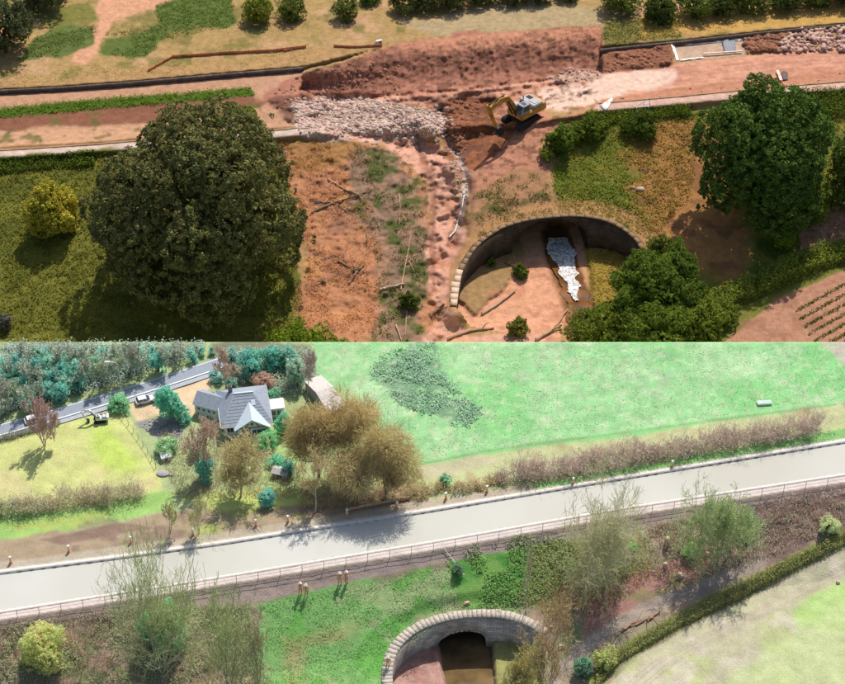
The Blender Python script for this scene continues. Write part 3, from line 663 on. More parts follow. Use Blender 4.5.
# road with verge lines
ROAD = [(-70, 448), (0, 430), (50, 416), (100, 401), (150, 386), (205, 368), (240, 356), (262, 350)]
def road_sheet(name, off_px, w_px, dz, m, kind='structure'):
    xs = np.linspace(-70, 250, 90); yc = yline(ROAD, xs) + off_px
    yc = np.convolve(np.pad(yc, 5, 'edge'), np.ones(11) / 11, 'valid')
    V = np.stack([A.G(xs, yc - w_px / 2, dz), A.G(xs, yc + w_px / 2, dz)], 1); V[..., 2] = -1.3 + dz
    V = np.stack([pt(xs, yc - w_px / 2, -1.3 + dz), pt(xs, yc + w_px / 2, -1.3 + dz)], 1)
    idx = np.arange(180).reshape(90, 2)
    Fc = np.stack([idx[:-1, 0], idx[:-1, 1], idx[1:, 1], idx[1:, 0]], -1)
    return tag(mk(name, V.reshape(-1, 3), Fc, m), kind=kind)
road_sheet('road', 0, 12, 0.11, mat('worn_asphalt', C(150, 160, 172), 0.85, var=0.1))
M_LINE = mat('road_paint', C(240, 244, 246), 0.7, var=0.05)
road_sheet('road_marking', 5.0, 1.0, 0.12, M_LINE); road_sheet('road_marking', -5.0, 0.6, 0.12, M_LINE)
road_sheet('pavement', 8.6, 4.0, 0.16, mat('pavement_tar', C(176, 182, 190), 0.9, var=0.1))

MUTE = 0.0
# ------------------------------------------------------------------ vegetation
LEAFK = 1.4
TWIGK = 2.5
WLEAFK = 2.6
def jit_col(base, n, v=0.2, hue=0.08):
    k = R.uniform(1 - v, 1 + v, (n, 1)); h = 1 + R.uniform(-hue, hue, (n, 3)); c = np.maximum(np.asarray(base) * k * h, 0.003); return c * np.minimum(1, 0.78 / c.max(axis=1, keepdims=True))
def trunk_segs(base, h, r, limbs, spread, top):
    S = []; p = np.array(base, float) - [0, 0, 0.3]; n = 5
    pts = [p + np.array([R.normal() * 0.04 * h * i / n, R.normal() * 0.04 * h * i / n, (h + 0.3) * i / n]) for i in range(n + 1)]; pts[0] = p
    for i in range(n): S.append([*pts[i], *pts[i + 1], r * (1.25 - 0.5 * i / n), r * (1.25 - 0.5 * (i + 1) / n)])
    for k in range(limbs):
        q = pts[2 + k % 4]; a = k * 2.4 + R.uniform(0, 0.6); L = spread * R.uniform(0.6, 0.95)
        e = q + np.array([math.cos(a) * L, math.sin(a) * L, top * R.uniform(0.35, 0.8)]); mp = (q + e) / 2 + [0, 0, 0.1 * L]
        S += [[*q, *mp, r * 0.45, r * 0.3], [*mp, *e, r * 0.3, r * 0.08]]
    return np.array(S)
def crown_mesh(c, rx, ry, rz, col, clump, leaf, dens=1.0, lobes=16, per=20, lobe_r=0.45, var=0.25, zmin=-0.75, hue=0.08, full=False, rag=0.12, stray=0.06):
    U = R.normal(size=(lobes, 3)); U /= np.linalg.norm(U, axis=1, keepdims=True); U[:, 2] = np.where(U[:, 2] < zmin, -U[:, 2], U[:, 2])
    if full: lo = U[:, 2] < 0.1; U[lo, :2] *= (0.97 / np.maximum(np.linalg.norm(U[lo, :2], axis=1), 0.2))[:, None]
    rad = R.uniform(lobe_r * 0.6, lobe_r * 1.3, lobes); Lc = U * (1 - rad[:, None]) * R.uniform(0.72, 1.12, (lobes, 1))
    Lc = np.vstack([Lc, [[0, 0, 0]]]); rad = np.append(rad, 0.6); rm = (rx * ry * rz) ** (1 / 3)
    ncl = int(dens * 7.0 * rm * rm / (clump * clump))
    li = R.choice(len(rad), ncl * 2, p=rad ** 2 / (rad ** 2).sum()); D = R.normal(size=(ncl * 2, 3)); D /= np.linalg.norm(D, axis=1, keepdims=True)
    Pn = Lc[li] + D * rad[li][:, None] * R.uniform(0.86, 1.03, (ncl * 2, 1))
    dist = np.linalg.norm(Pn[:, None, :] - Lc[None], axis=2) / rad[None]
    dist[np.arange(len(Pn)), li] = 9; keep = dist.min(axis=1) > 0.86; keep |= R.uniform(size=len(Pn)) < 0.06; keep &= Pn[:, 2] > zmin
    Pn = Pn[keep][:ncl]; D = D[keep][:ncl]; n = len(Pn)
    Pn = Pn * (1 + np.where(R.uniform(size=n) < stray, R.uniform(0.04, 0.18, n), 0) + 2 * rag * (vnoise(Pn[:, 0] * 4 + 9, Pn[:, 2] * 4 + Pn[:, 1] * 3 + 20, 3) - 0.5))[:, None]
    cen = np.asarray(c) + Pn * [rx, ry, rz]
    cc = jit_col(col, n, var, hue); cr = clump * R.uniform(0.6, 1.35, n)
    O = R.normal(size=(n, per, 3)); O /= np.linalg.norm(O, axis=2, keepdims=True); flip = (O * D[:, None, :]).sum(2) < -0.3; O[flip] *= -1
    Lp = (cen[:, None, :] + O * cr[:, None, None] * R.uniform(0.55, 1.0, (n, per, 1)) * [1, 1, 0.85]).reshape(-1, 3)
    V, Fc = leaf_quads(Lp, O.reshape(-1, 3), leaf, 0.45)
    cl = np.repeat(cc, per, 0) * R.uniform(0.8, 1.2, (n * per, 1))
    k2 = n * 3; q = R.integers(0, n, k2); inn = np.asarray(c) + Pn[q] * R.uniform(0.6, 0.93, (k2, 1)) * [rx, ry, rz]          # inner leaves close the crown
    V2, F2 = leaf_quads(inn, D[q], leaf * 2.4, 0.3); c2 = cc[q]
    return np.vstack([V, V2]), np.vstack([Fc, F2 + len(V)]), np.repeat(np.vstack([cl, c2]), 4, 0)
def leafy_tree(land, name, label, cat, cx, cy, rw, rh, by, col, clump=0.7, leaf=0.4, dens=1.0, lobes=16, per=18, group=None, trunk=True, lobe_r=0.45, var=0.25, bark=(96, 80, 62), zmin=-0.92, bx=None, hue=0.08, hfac=None, full=False, rag=0.12, stray=0.06):
    bx = cx if bx is None else bx
    base = land.G(bx, by); s = float(scale_at(base)); dp = dep_at(base)
    for _ in range(3):
        rx = rw / s; rz = math.sqrt(max((rh / s) ** 2 - (rx * math.sin(dp)) ** 2, (0.55 * rx) ** 2)) / math.cos(dp)
        rz = min(rz, 1.5 * rx); h = rz * (hfac or (0.95 if cat == 'tree' else 0.72)); base = land.G(bx, cy + h * s * math.cos(dp)); s = float(scale_at(base + [0, 0, h]))
    c = base + np.array([(cx - bx) / s, 0, h])
    o = thing(name, label, cat, base, group=group)
    if trunk:
        V, Fc = tube_mesh(trunk_segs(base, max(h - rz * 0.3, 0.8), max(0.05 * rx + 0.1, 0.12), 7, rx * 0.7, rz * 0.8), 7)
        mk('trunk' if cat == 'tree' else 'stem', V, Fc, M_TWIG, o, col=jit_col(C(*bark), len(V), 0.2), off=base)
    V, Fc, cl = crown_mesh(c, rx, rx * 0.95, rz, C(*col) * (WLEAFK if land is A else LEAFK), clump, leaf, dens, lobes, per, lobe_r, var, zmin, hue, full, rag, stray)
    zg = base[2] + 0.05; bad = V[:, 2] < zg; V[bad, 2] = zg + R.uniform(0, 0.3, bad.sum())
    mk('crown' if cat == 'tree' else 'foliage', V, Fc, M_LEAF_W if land is A else M_LEAF, o, col=cl, off=base)
    return o

def grow(base, h, stems, spread, levels=4, kids=4, r0=0.12, up=0.5, droop=0.0, lean=0.25, shrink=0.62, stem_split=0.35, wob=0.12):
    segs = []
    def branch(p, d, L, r, lev):
        n = 4 if lev == 0 else 3; q = p; pts = [p]; dd = d
        for i in range(n):
            dd = dd + R.normal(size=3) * wob + np.array([0, 0, (up * 0.12 if lev else 0.05) - droop * 0.35 * (lev >= levels - 1)])
            dd = dd / np.linalg.norm(dd); q2 = q + dd * L / n; ra = r * (1 - 0.75 * i / n); rb = r * (1 - 0.75 * (i + 1) / n)
            segs.append((*q, *q2, ra, rb)); q = q2; pts.append((q, dd, (i + 1) / n))
        if lev >= levels: return
        k = kids if lev else kids + 2
        for j in range(k):
            t = R.uniform(stem_split if lev == 0 else 0.2, 1.0); i = min(int(t * n), n - 1); a = pts[i][0] if i else p; b = pts[i + 1][0]; f = t * n - i
            s = a + (b - a) * f; base_d = pts[i + 1][1]
            v = np.cross(base_d, R.normal(size=3)); v /= np.linalg.norm(v) + 1e-9
            nd = base_d * R.uniform(0.45, 0.9) + v * R.uniform(0.5, 1.0) * spread + np.array([0, 0, 0.25 * up]); nd /= np.linalg.norm(nd)
            branch(s, nd, L * shrink * R.uniform(0.7, 1.1), r * (1 - 0.75 * t) * 0.75 + 0.004, lev + 1)
    for s in range(stems):
        a = s * 2.4 + R.uniform(0, 1); d = np.array([math.cos(a) * lean * R.uniform(0.4, 1.2), math.sin(a) * lean * R.uniform(0.4, 1.2), 1.0]) if stems > 1 else np.array([R.normal() * 0.04, R.normal() * 0.04, 1.0])
        d /= np.linalg.norm(d); branch(np.array(base, float) + np.array([R.normal() * 0.1, R.normal() * 0.1, -0.2]), d, h * 0.62 * R.uniform(0.85, 1.1), r0 * R.uniform(0.7, 1.1), 0)
    return np.array(segs)
def bare_tree(land, name, label, bx, by, hpx, wpx, col, stems=1, levels=4, kids=4, r0=0.12, rmin=0.022, up=0.5, lean=0.3, spread=0.9, group=None, cat='tree', buds=None, nbuds=0, bsize=0.16, barkcol=None, shrink=0.62, split=0.3):
    base = land.G(bx, by); s = float(scale_at(base)); dp = dep_at(base); h = hpx / (s * math.cos(dp))
    S = grow(base, h, stems, spread, levels, kids, r0, up, 0, lean, shrink, split)
    P = S[:, 3:6] - base; top = np.percentile(P[:, 2], 99.5); wid = np.percentile(np.abs(P[:, 0]), 98.5)
    fz = h / top; fx = (wpx / 2 / s) / max(wid, 0.1)
    for c0 in (0, 3):
        q = S[:, c0:c0 + 3] - base; q[:, :2] *= fx; q[:, 2] *= fz; q[:, 2] = np.maximum(q[:, 2], -0.2); S[:, c0:c0 + 3] = q + base
    S[:, 6] = np.maximum(S[:, 6], rmin); S[:, 7] = np.maximum(S[:, 7], rmin * 0.7)
    o = thing(name, label, cat, base, group=group)
    big = S[:, 6] > max(r0 * 0.3, rmin * 1.05)
    V, Fc = tube_mesh(S[big], 6); mk('trunk', V, Fc, M_TWIG, o, col=jit_col(C(*(barkcol or col)) * 1.4, len(V), 0.15), off=base)
    sm_ = S[~big]; V, Fc = tube_mesh(sm_, 3); cc = np.repeat(jit_col(C(*col) * TWIGK, len(sm_), 0.25), 6, 0)
    mk('crown', V, Fc, M_THIN, o, col=cc, off=base)
    if nbuds:
        t = sm_[R.integers(0, len(sm_), nbuds)]; u = R.uniform(0, 1, (nbuds, 1)); c = t[:, :3] * (1 - u) + t[:, 3:6] * u + R.normal(size=(nbuds, 3)) * 0.12
        V, Fc = leaf_quads(c, np.tile([[0, 0, 1.0]], (nbuds, 1)), bsize, 0.8); mk('leaves', V, Fc, M_LEAF_W, o, col=np.repeat(jit_col(C(*buds) * WLEAFK * 0.8, nbuds, 0.3), 4, 0), off=base)
    return o
def willow(land, label, bx, by, cy, rw, rh, col, n=2600, group=None):
    base = land.G(bx, by); s = float(scale_at(base)); dp = dep_at(base); h = (by - cy) / (s * math.cos(dp)); rx = rw / s; rz = max(rh / (s * math.cos(dp)) * 0.8, 0.5 * rx)
    o = thing('willow_tree', label, 'tree', base, group=group)
    S = grow(base, h + rz * 0.7, 1, 1.0, 3, 5, 0.22, 0.7); q = S[:, 3:6] - base; f = rx * 0.85 / max(np.percentile(np.abs(q[:, 0]), 98), .1); fz = (h + rz * 0.8) / q[:, 2].max()
    for c0 in (0, 3): q = S[:, c0:c0 + 3] - base; S[:, c0:c0 + 3] = q * [f, f, fz] + base
    V, Fc = tube_mesh(S, 5); mk('trunk', V, Fc, M_TWIG, o, col=jit_col(C(150, 124, 92), len(V), 0.2), off=base)
    # hanging shoots in lobes
    nl = 20; lob = R.normal(size=(nl, 3)); lob /= np.linalg.norm(lob, axis=1, keepdims=True); lob *= R.uniform(0.25, 0.68, (nl, 1)); lr = R.uniform(0.28, 0.42, nl); D = R.normal(size=(n, 3)); D /= np.linalg.norm(D, axis=1, keepdims=True)
    li = R.integers(0, nl, n); st_ = (lob[li] + D * (lr[li] * R.uniform(0.35, 1.0, n))[:, None]) * [rx, rx * 0.9, rz] + base + [0, 0, h]
    st_[:, 2] = np.maximum(st_[:, 2], base[2] + 0.8); L = R.uniform(0.5, 1.2, n) * 1.2; dirn = np.c_[D[:, :2] * 0.8, D[:, 2] * 0.5 + R.normal(size=n) * 0.4]; dirn /= np.linalg.norm(dirn, axis=1, keepdims=True) + 0.05
    m1 = st_ + dirn * (L * 0.5)[:, None] + R.normal(size=(n, 3)) * 0.1; e1 = m1 + (dirn * 0.7 + [0, 0, -0.35]) * (L * 0.5)[:, None]; e1[:, 2] = np.maximum(e1[:, 2], base[2] + 0.2)
    r = np.full((n, 1), 0.024); SS = np.vstack([np.hstack([st_, m1, r, r]), np.hstack([m1, e1, r, r * 0.5])])
    V, Fc = tube_mesh(SS, 3); cc = np.tile(jit_col(C(*col) * 2.8, n, 0.25), (2, 1)); mk('crown', V, Fc, M_THIN, o, col=np.repeat(cc, 6, 0), off=base)
    return o
def stick_hedge(land, name, label, pts, wpx, hm, n, col, leafcol=None, nleaf=0, leaf=0.2, group=None, tilt=0.35, r=0.03, cat='hedge', hvar=0.4):
    P = np.array(pts, float); seg = np.concatenate([[0], np.cumsum(np.hypot(*np.diff(P, axis=0).T))])
    def pos(k):
        t = R.uniform(0, seg[-1], k); x = np.interp(t, seg, P[:, 0]); y = np.interp(t, seg, P[:, 1]) + R.uniform(-0.5, 0.5, k) * wpx; return land.G(x, y), t
    c0 = land.G(*P[len(P) // 2]); o = thing(name, label, cat, c0, group=group)
    p, t = pos(n); lump = 0.5 + 0.6 * vnoise(t * 0.045, t * 0 + 3, int(seg[-1])) + 0.35 * vnoise(t * 0.16, t * 0 + 9, int(seg[-1])) ; H = hm * lump * R.uniform(1 - hvar, 1, n)
    d = R.normal(size=(n, 3)) * tilt; d[:, 2] = 1; d /= np.linalg.norm(d, axis=1, keepdims=True)
    s0 = p + d * (H * R.uniform(0, 0.55, n))[:, None]; e = p + d * H[:, None] + R.normal(size=(n, 3)) * 0.08
    rr = np.full((n, 1), r); V, Fc = tube_mesh(np.hstack([s0, e, rr, rr * 0.5]), 3)
    mk('twigs', V, Fc, M_THIN if land is A else M_TWIG, o, col=np.repeat(jit_col(C(*col) * (TWIGK if land is A else 1.3), n, 0.3), 6, 0), off=c0)
    if nleaf:
        p, t = pos(nleaf); lump = 0.5 + 0.6 * vnoise(t * 0.045, t * 0 + 3, int(seg[-1])) + 0.35 * vnoise(t * 0.16, t * 0 + 9, int(seg[-1])); p[:, 2] += hm * lump * R.uniform(0.02, 0.85, nleaf) ** 1.2
        V, Fc = leaf_quads(p, np.tile([[0, -0.3, 1.0]], (nleaf, 1)), leaf, 0.6); mk('foliage', V, Fc, M_LEAF_W if land is A else M_LEAF, o, col=np.repeat(jit_col(C(*leafcol) * (1.9 if land is A else 1.5), nleaf, 0.35), 4, 0), off=c0)
    return o
def shrub_hedge(land, label, pts, wpx, hm, k, col, leafcol, nleaf, leaf=0.22):
    P = np.array(pts, float); seg = np.concatenate([[0], np.cumsum(np.hypot(*np.diff(P, axis=0).T))]); c0 = land.G(*P[len(P) // 2]); o = thing('bare_hedge', label, 'hedge', c0)
    SS, LP, LC = [], [], []
    for i in range(k):
        t = (i + R.uniform(0.1, 0.9)) / k * seg[-1]; b = land.G(np.interp(t, seg, P[:, 0]), np.interp(t, seg, P[:, 1]) + R.uniform(-0.5, 0.5) * wpx)
        h = hm * R.uniform(0.6, 1.15); S = grow(b, h * 1.1, 6, 1.0, 3, 3, 0.05, 0.35, 0, 0.75, 0.7); S[:, 6] = np.maximum(S[:, 6], 0.018); S[:, 7] = np.maximum(S[:, 7], 0.012); SS.append(S)
        m = nleaf // k; LP.append(b + R.normal(size=(m, 3)) * [h * 0.42, h * 0.38, 0] + np.c_[np.zeros((m, 2)), h * R.uniform(0.02, 0.95, m) ** 1.5]); LC.append(jit_col(C(*(leafcol if R.uniform() < 0.45 else col)) * 1.9, m, 0.3))
    S = np.vstack(SS); V, Fc = tube_mesh(S, 3); mk('twigs', V, Fc, M_THIN, o, col=np.repeat(jit_col(C(*col) * TWIGK, len(S), 0.3), 6, 0), off=c0)
    LP = np.vstack(LP); V, Fc = leaf_quads(LP, np.tile([[0, -0.3, 1.0]], (len(LP), 1)), leaf, 0.7); mk('foliage', V, Fc, M_LEAF_W, o, col=np.repeat(np.vstack(LC), 4, 0), off=c0)
def in_poly(land, pts, n):
    P = np.array(pts); out = []
    lo, hi = P.min(0), P.max(0); x = R.uniform(lo[0], hi[0], n); y = R.uniform(lo[1], hi[1], n); k = poly_sdf(x, y, pts) < 0; return x[k], y[k]
def ground_cover(land, name, pts, n, hm, leaf, tint, per=5, spread=0.25, kmix=0.5, dens_f=0.12, th=-1.0, hvar=0.5, seed=3, gain=1.5):
    x, y = in_poly(land, pts, n); P = land.G(x, y)
    nn = fbm(P[:, 0] * dens_f, P[:, 1] * dens_f, seed); k = nn > th; x, y, P, nn = x[k], y[k], P[k], nn[k]
    col = (land.colour_at(x, y) * (1 - kmix) + C(*tint) * kmix) * gain; m = len(P)
    Lp = P[:, None, :] + R.normal(size=(m, per, 3)) * [spread, spread, 0.0]; Lp[:, :, 2] += hm * R.uniform(0.1, 1.0, (m, per)) * R.uniform(1 - hvar, 1, (m, 1))
    V, Fc = leaf_quads(Lp.reshape(-1, 3), np.tile([[0, 0, 1.0]], (m * per, 1)), leaf, 0.42)
    cc = np.repeat(np.clip(col * R.uniform(0.7, 1.3, (m, 1)) * np.minimum(1, 0.6 / col.max(axis=1, keepdims=True)), .003, .8), per * 4, 0); return tag(mk(name, V, Fc, M_LEAF, col=cc), kind='stuff')

# ---- summer trees
OL = (116, 114, 68); GR = (104, 122, 62)
leafy_tree(B, 'broadleaf_tree', 'huge round dark olive broadleaf tree on the green slope under the towpath', 'tree', 199, 204, 110, 108, 318, OL, 0.8, 0.48, 1.3, 44, 40, lobe_r=0.30, var=0.35, full=True, rag=0.05, stray=0.02)
leafy_tree(B, 'broadleaf_tree', 'tall dark green tree shading bare soil between the path and the crop field', 'tree', 760, 152, 73, 76, 246, (88, 108, 48), 0.75, 0.46, 1.3, 26, 36, rag=0.08, stray=0.03, full=True, lobe_r=0.38, var=0.35)
leafy_tree(B, 'round_bush', 'yellow green round bush alone on the grassy slope', 'bush', 53, 209, 32, 32, 234, (178, 168, 66), 0.55, 0.36, 1.3, 16, 22, trunk=True, lobe_r=0.36, var=0.3)
leafy_tree(B, 'broadleaf_tree', 'dense dark green tree beyond the field path, casting a black shadow', 'tree', 6, 26, 32, 32, 52, (84, 92, 60), 0.6, 0.36, 1.0, 14, 18)
leafy_tree(B, 'broadleaf_tree', 'dark tree at the field edge beside the bare earth path', 'tree', 45, -14, 34, 18, 6, (84, 92, 56), 0.6, 0.36, 1.0, 12, 16)
for k, (cx, cy, rw, rh, by, c_, lab) in enumerate([
    (257, 10, 17, 17, 28, (122, 130, 48), 'yellowish leafy bush beside its darker twin on the dry field'),
    (290, 9, 16, 15, 24, (104, 116, 52), 'dark green leafy bush joined to a yellowish one on the dry field'),
    (346, 10, 14, 14, 24, (110, 118, 56), 'small round leafy tree standing alone in the dry field'),
    (371, -3, 12, 10, 10, (96, 110, 52), 'small dark tree at the far side of the dry field')]):
    leafy_tree(B, 'field_bush', lab, 'bush', cx, cy, rw, rh, by, c_, 0.55, 0.32, 1.1, 10, 16)
for k, (cx, cy, rw, rh, by) in enumerate([(402, 2, 17, 12, 14), (425, -2, 18, 13, 12), (450, -4, 20, 13, 10), (480, -6, 18, 12, 8), (508, -7, 18, 12, 6), (536, -9, 18, 12, 4), (566, -10, 16, 12, 2)]):
    leafy_tree(B, 'shade_tree', 'dark leafy tree in the row beyond the brown cutting', 'tree', cx, cy, rw, rh, by, (92, 96, 54), 0.55, 0.34, 1.0, 10, 16, group='trees in the row beyond the cutting')
for k, (cx, cy, rw, rh, by) in enumerate([(622, -4, 24, 13, 8), (660, 7, 22, 13, 16), (694, 5, 20, 14, 17), (722, 1, 20, 12, 12), (752, -3, 22, 12, 9), (784, -5, 22, 13, 9), (815, -6, 20, 12, 7), (842, -7, 20, 12, 6), (868, -8, 20, 12, 5)]):
    leafy_tree(B, 'hedge_tree', 'bushy dark green tree of the field hedge behind the canal wall', 'tree', cx, cy, rw, rh, by, [(98, 112, 50), (80, 92, 44)][k % 2], 0.55, 0.34, 1.0, 10, 16, group='hedge trees behind the canal wall')
leafy_tree(B, 'broadleaf_tree', 'dark bushy tree beside the tall tree, half lost in shadow', 'tree', 852, 168, 34, 48, 220, (84, 100, 44), 0.6, 0.36, 1.0, 12, 18)
for (cx, cy, rw, rh, by, c_, lab) in [
    (640, 284, 34, 36, 330, (104, 120, 48), 'tall leafy bush beside the rapids, topmost of the thicket'),
    (676, 266, 26, 32, 312, (98, 116, 46), 'upright leafy bush next to the shaded bare soil'),
    (600, 330, 34, 24, 350, (116, 126, 48), 'low spreading bush below the rapids'),
    (652, 330, 36, 22, 352, (108, 122, 46), 'rounded bush in front of the tall thicket bush'),
    (700, 322, 26, 24, 344, (120, 130, 50), 'light green bush at the end of the field hedge'),
    (622, 312, 24, 26, 340, (110, 124, 50), 'ragged bush filling the gap of the thicket by the water'),
    (672, 302, 24, 24, 330, (100, 116, 46), 'dense bush in the middle of the thicket'),
    (722, 312, 20, 18, 330, (112, 124, 50), 'hedge end bush leaning over the bare field'),
    (660, 248, 14, 14, 262, (112, 120, 52), 'small bush beside the end of the culvert wall'),
    (690, 296, 16, 18, 316, (92, 108, 44), 'narrow dark bush behind the hedge end'),
    (300, 346, 34, 24, 364, (120, 136, 44), 'light green bush at the foot of the orange slope'),
    (336, 350, 16, 14, 360, (126, 138, 50), 'small light green bush below the orange slope'),
    (560, 140, 15, 18, 158, (106, 122, 46), 'leafy bush at the edge of the bare works slope'),
    (590, 128, 22, 14, 140, (104, 116, 44), 'low wide bush beneath the white barrier frame'),
    (640, 124, 20, 12, 134, (92, 106, 42), 'low dark bush below the towpath'),
    (546, 152, 9, 9, 160, (128, 136, 54), 'tiny bush hanging over the works slope'),
    (519, 270, 9, 9, 276, (92, 108, 44), 'small round bush on the silt beside dead branches'),
    (492, 262, 4, 6, 267, (88, 108, 44), 'tiny upright bush under the curved wall'),
    (519, 327, 13, 9, 333, (120, 118, 54), 'low olive bush among logs on the silt'),
    (409, 300, 10, 12, 310, (94, 104, 46), 'round bush under the sawn log in the brushwood'),
    (4, 322, 8, 16, 336, (110, 108, 96), 'greyish bush at the lower end of the grassy slope'),
    (812, 206, 16, 22, 226, (112, 126, 44), 'bright green bush at the foot of the tall tree'),
    (780, 240, 12, 18, 258, (118, 134, 42), 'yellow green bush in the tall tree shadow edge'),
    (240, 116, 16, 8, 122, (110, 124, 44), 'green tuft of bush on the drained canal bed')]:
    leafy_tree(BF if poly_sdf(np.array([cx]), np.array([by]), HOLE_B)[0] < -2 else B, 'leafy_bush', lab, 'bush', cx, cy, rw, rh, by, c_, 0.36, 0.27, 1.15, 12 if rw > 12 else 6, 16, lobe_r=0.42, rag=0.32, stray=0.12, var=0.35)
stick_hedge(B, 'field_hedge', 'leafy green hedge along the upper edge of the crop field', [(700, 318), (740, 296), (780, 280), (815, 264), (850, 252), (915, 232)], 20, 3.2, 2500, (96, 90, 50), (124, 134, 52), 26000, 0.36)
stick_hedge(B, 'leafy_hedge', 'dark green hedge between the towpath and the dark bushy tree', [(800, 104), (830, 108), (880, 100), (915, 98)], 26, 2.2, 800, (90, 86, 50), (96, 110, 40), 9000, 0.36)
stick_hedge(B, 'slope_hedge', 'shaggy green hedge below the towpath beside the huge olive tree', [(-70, 174), (0, 168), (50, 163), (95, 160)], 14, 1.4, 900, (90, 86, 50), (92, 106, 38), 9000, 0.36)
stick_hedge(B, 'slope_hedge', 'shaggy green hedge topping the rough grass by the white frame', [(598, 122), (640, 117), (690, 113)], 10, 1.6, 500, (90, 86, 50), (104, 116, 40), 5000, 0.34)
# rough cover
ground_cover(B, 'rough_grass', slopeL, 16000, 0.55, 0.34, (118, 116, 46), 5, 0.3, gain=1.3)
ground_cover(B, 'rough_grass', [(545, 122), (700, 112), (690, 200), (650, 240), (600, 212), (556, 205)], 5500, 0.5, 0.32, (118, 122, 42), 5, 0.3, th=-0.25)
ground_cover(B, 'rough_grass', [(740, 110), (915, 88), (915, 215), (760, 260)], 5000, 0.6, 0.34, (96, 110, 40), 5, 0.3)
ground_cover(B, 'reeds', [(-70, 112), (0, 107), (120, 97), (250, 87), (256, 96), (120, 108), (0, 118), (-70, 123)], 5200, 0.8, 0.28, (96, 122, 34), 6, 0.25, 0.8)
ground_cover(B, 'weeds', [(15, 62), (35, 38), (95, 25), (100, 35), (160, 24), (155, 3), (232, -5), (235, 25), (165, 40), (145, 56), (98, 54), (60, 64)], 5000, 0.5, 0.3, (96, 112, 50), 5, 0.3, 0.6, th=-0.3)
ground_cover(B, 'weeds', brush, 2600, 0.7, 0.32, (96, 104, 48), 6, 0.3, 0.7, 0.3, 0.05)
ground_cover(B, 'weeds', [(470, 180), (548, 172), (552, 212), (520, 214), (480, 236)], 900, 0.6, 0.3, (96, 104, 48), 6, 0.3, 0.8, 0.4, 0.05)
ground_cover(B, 'dry_grass', [(270, 142), (360, 138), (380, 250), (375, 345), (300, 345), (308, 255)], 5000, 0.35, 0.26, (176, 118, 62), 4, 0.3, 0.5, 0.25, -0.2)
ground_cover(B, 'dry_grass', [(-70, 70), (140, 62), (400, 40), (600, 20), (915, 0), (915, 18), (600, 44), (305, 66), (0, 88), (-70, 94)], 9000, 0.25, 0.26, (176, 148, 92), 4, 0.3, 0.5, 0.2, -0.1)
ground_cover(B, 'weeds', [(605, 25), (680, 16), (680, 36), (604, 46)], 900, 0.6, 0.34, (112, 114, 54), 5, 0.3, 0.7)
ground_cover(B, 'weeds', [(500, 216), (560, 207), (630, 212), (610, 217), (565, 214), (520, 220)], 350, 0.4, 0.26, (120, 118, 50), 5, 0.25, 0.7, gain=1.1)
ground_cover(BF, 'weeds', [(586, 250), (640, 250), (630, 320), (596, 320)], 1300, 0.5, 0.28, (164, 140, 62), 5, 0.3, 0.6)
for wl in (WALL_L, WALL_R):
    ground_cover(B, 'wall_weeds', [(p[0], p[1] - 3) for p in wl] + [(p[0], p[1] + 2.5) for p in wl[::-1]], 1300, 0.4, 0.26, (116, 106, 60), 5, 0.25, 0.7, 0.3, 0.0)
ground_cover(B, 'rim_weeds', [(466, 250), (480, 234), (505, 218), (535, 209), (570, 206), (605, 209), (632, 220), (650, 240), (640, 238), (625, 227), (600, 216), (568, 213), (535, 216), (503, 225), (480, 242)], 900, 0.45, 0.26, (140, 118, 66), 5, 0.25, 0.7, 0.4, -0.1)
ground_cover(B, 'thicket_undergrowth', [(575, 345), (590, 318), (625, 300), (655, 262), (690, 280), (700, 305), (730, 320), (715, 345)], 3200, 1.6, 0.34, (110, 122, 50), 7, 0.35, 0.9, 0.3, -0.2)
# crop rows
for k in range(9):
    a = (795 + k * 9, 405 - k * 10 + 0); p0 = (795 + k * 4.5, 312 + k * 7.5); p1 = (p0[0] + 90, p0[1] - 50)
    if k < 9:
        n = 420; t = R.uniform(0, 1, n); x = p0[0] + (p1[0] - p0[0]) * t; y = p0[1] + (p1[1] - p0[1]) * t + R.normal(size=n) * 0.8
        P = B.G(x, y); P[:, 2] += R.uniform(0.05, 0.5, n); c0 = B.G(*p0)
        V, Fc = leaf_quads(P, np.tile([[0, 0, 1.0]], (n, 1)), 0.38, 0.5); o = thing('crop_row', 'straight green row of crop plants in the bare soil field', 'crop row', c0, group='rows of the crop field')
        tag(mk('plants', V, Fc, M_LEAF, o, col=np.repeat(jit_col(C(116, 124, 52), n, 0.25), 4, 0), off=c0), kind='stuff')

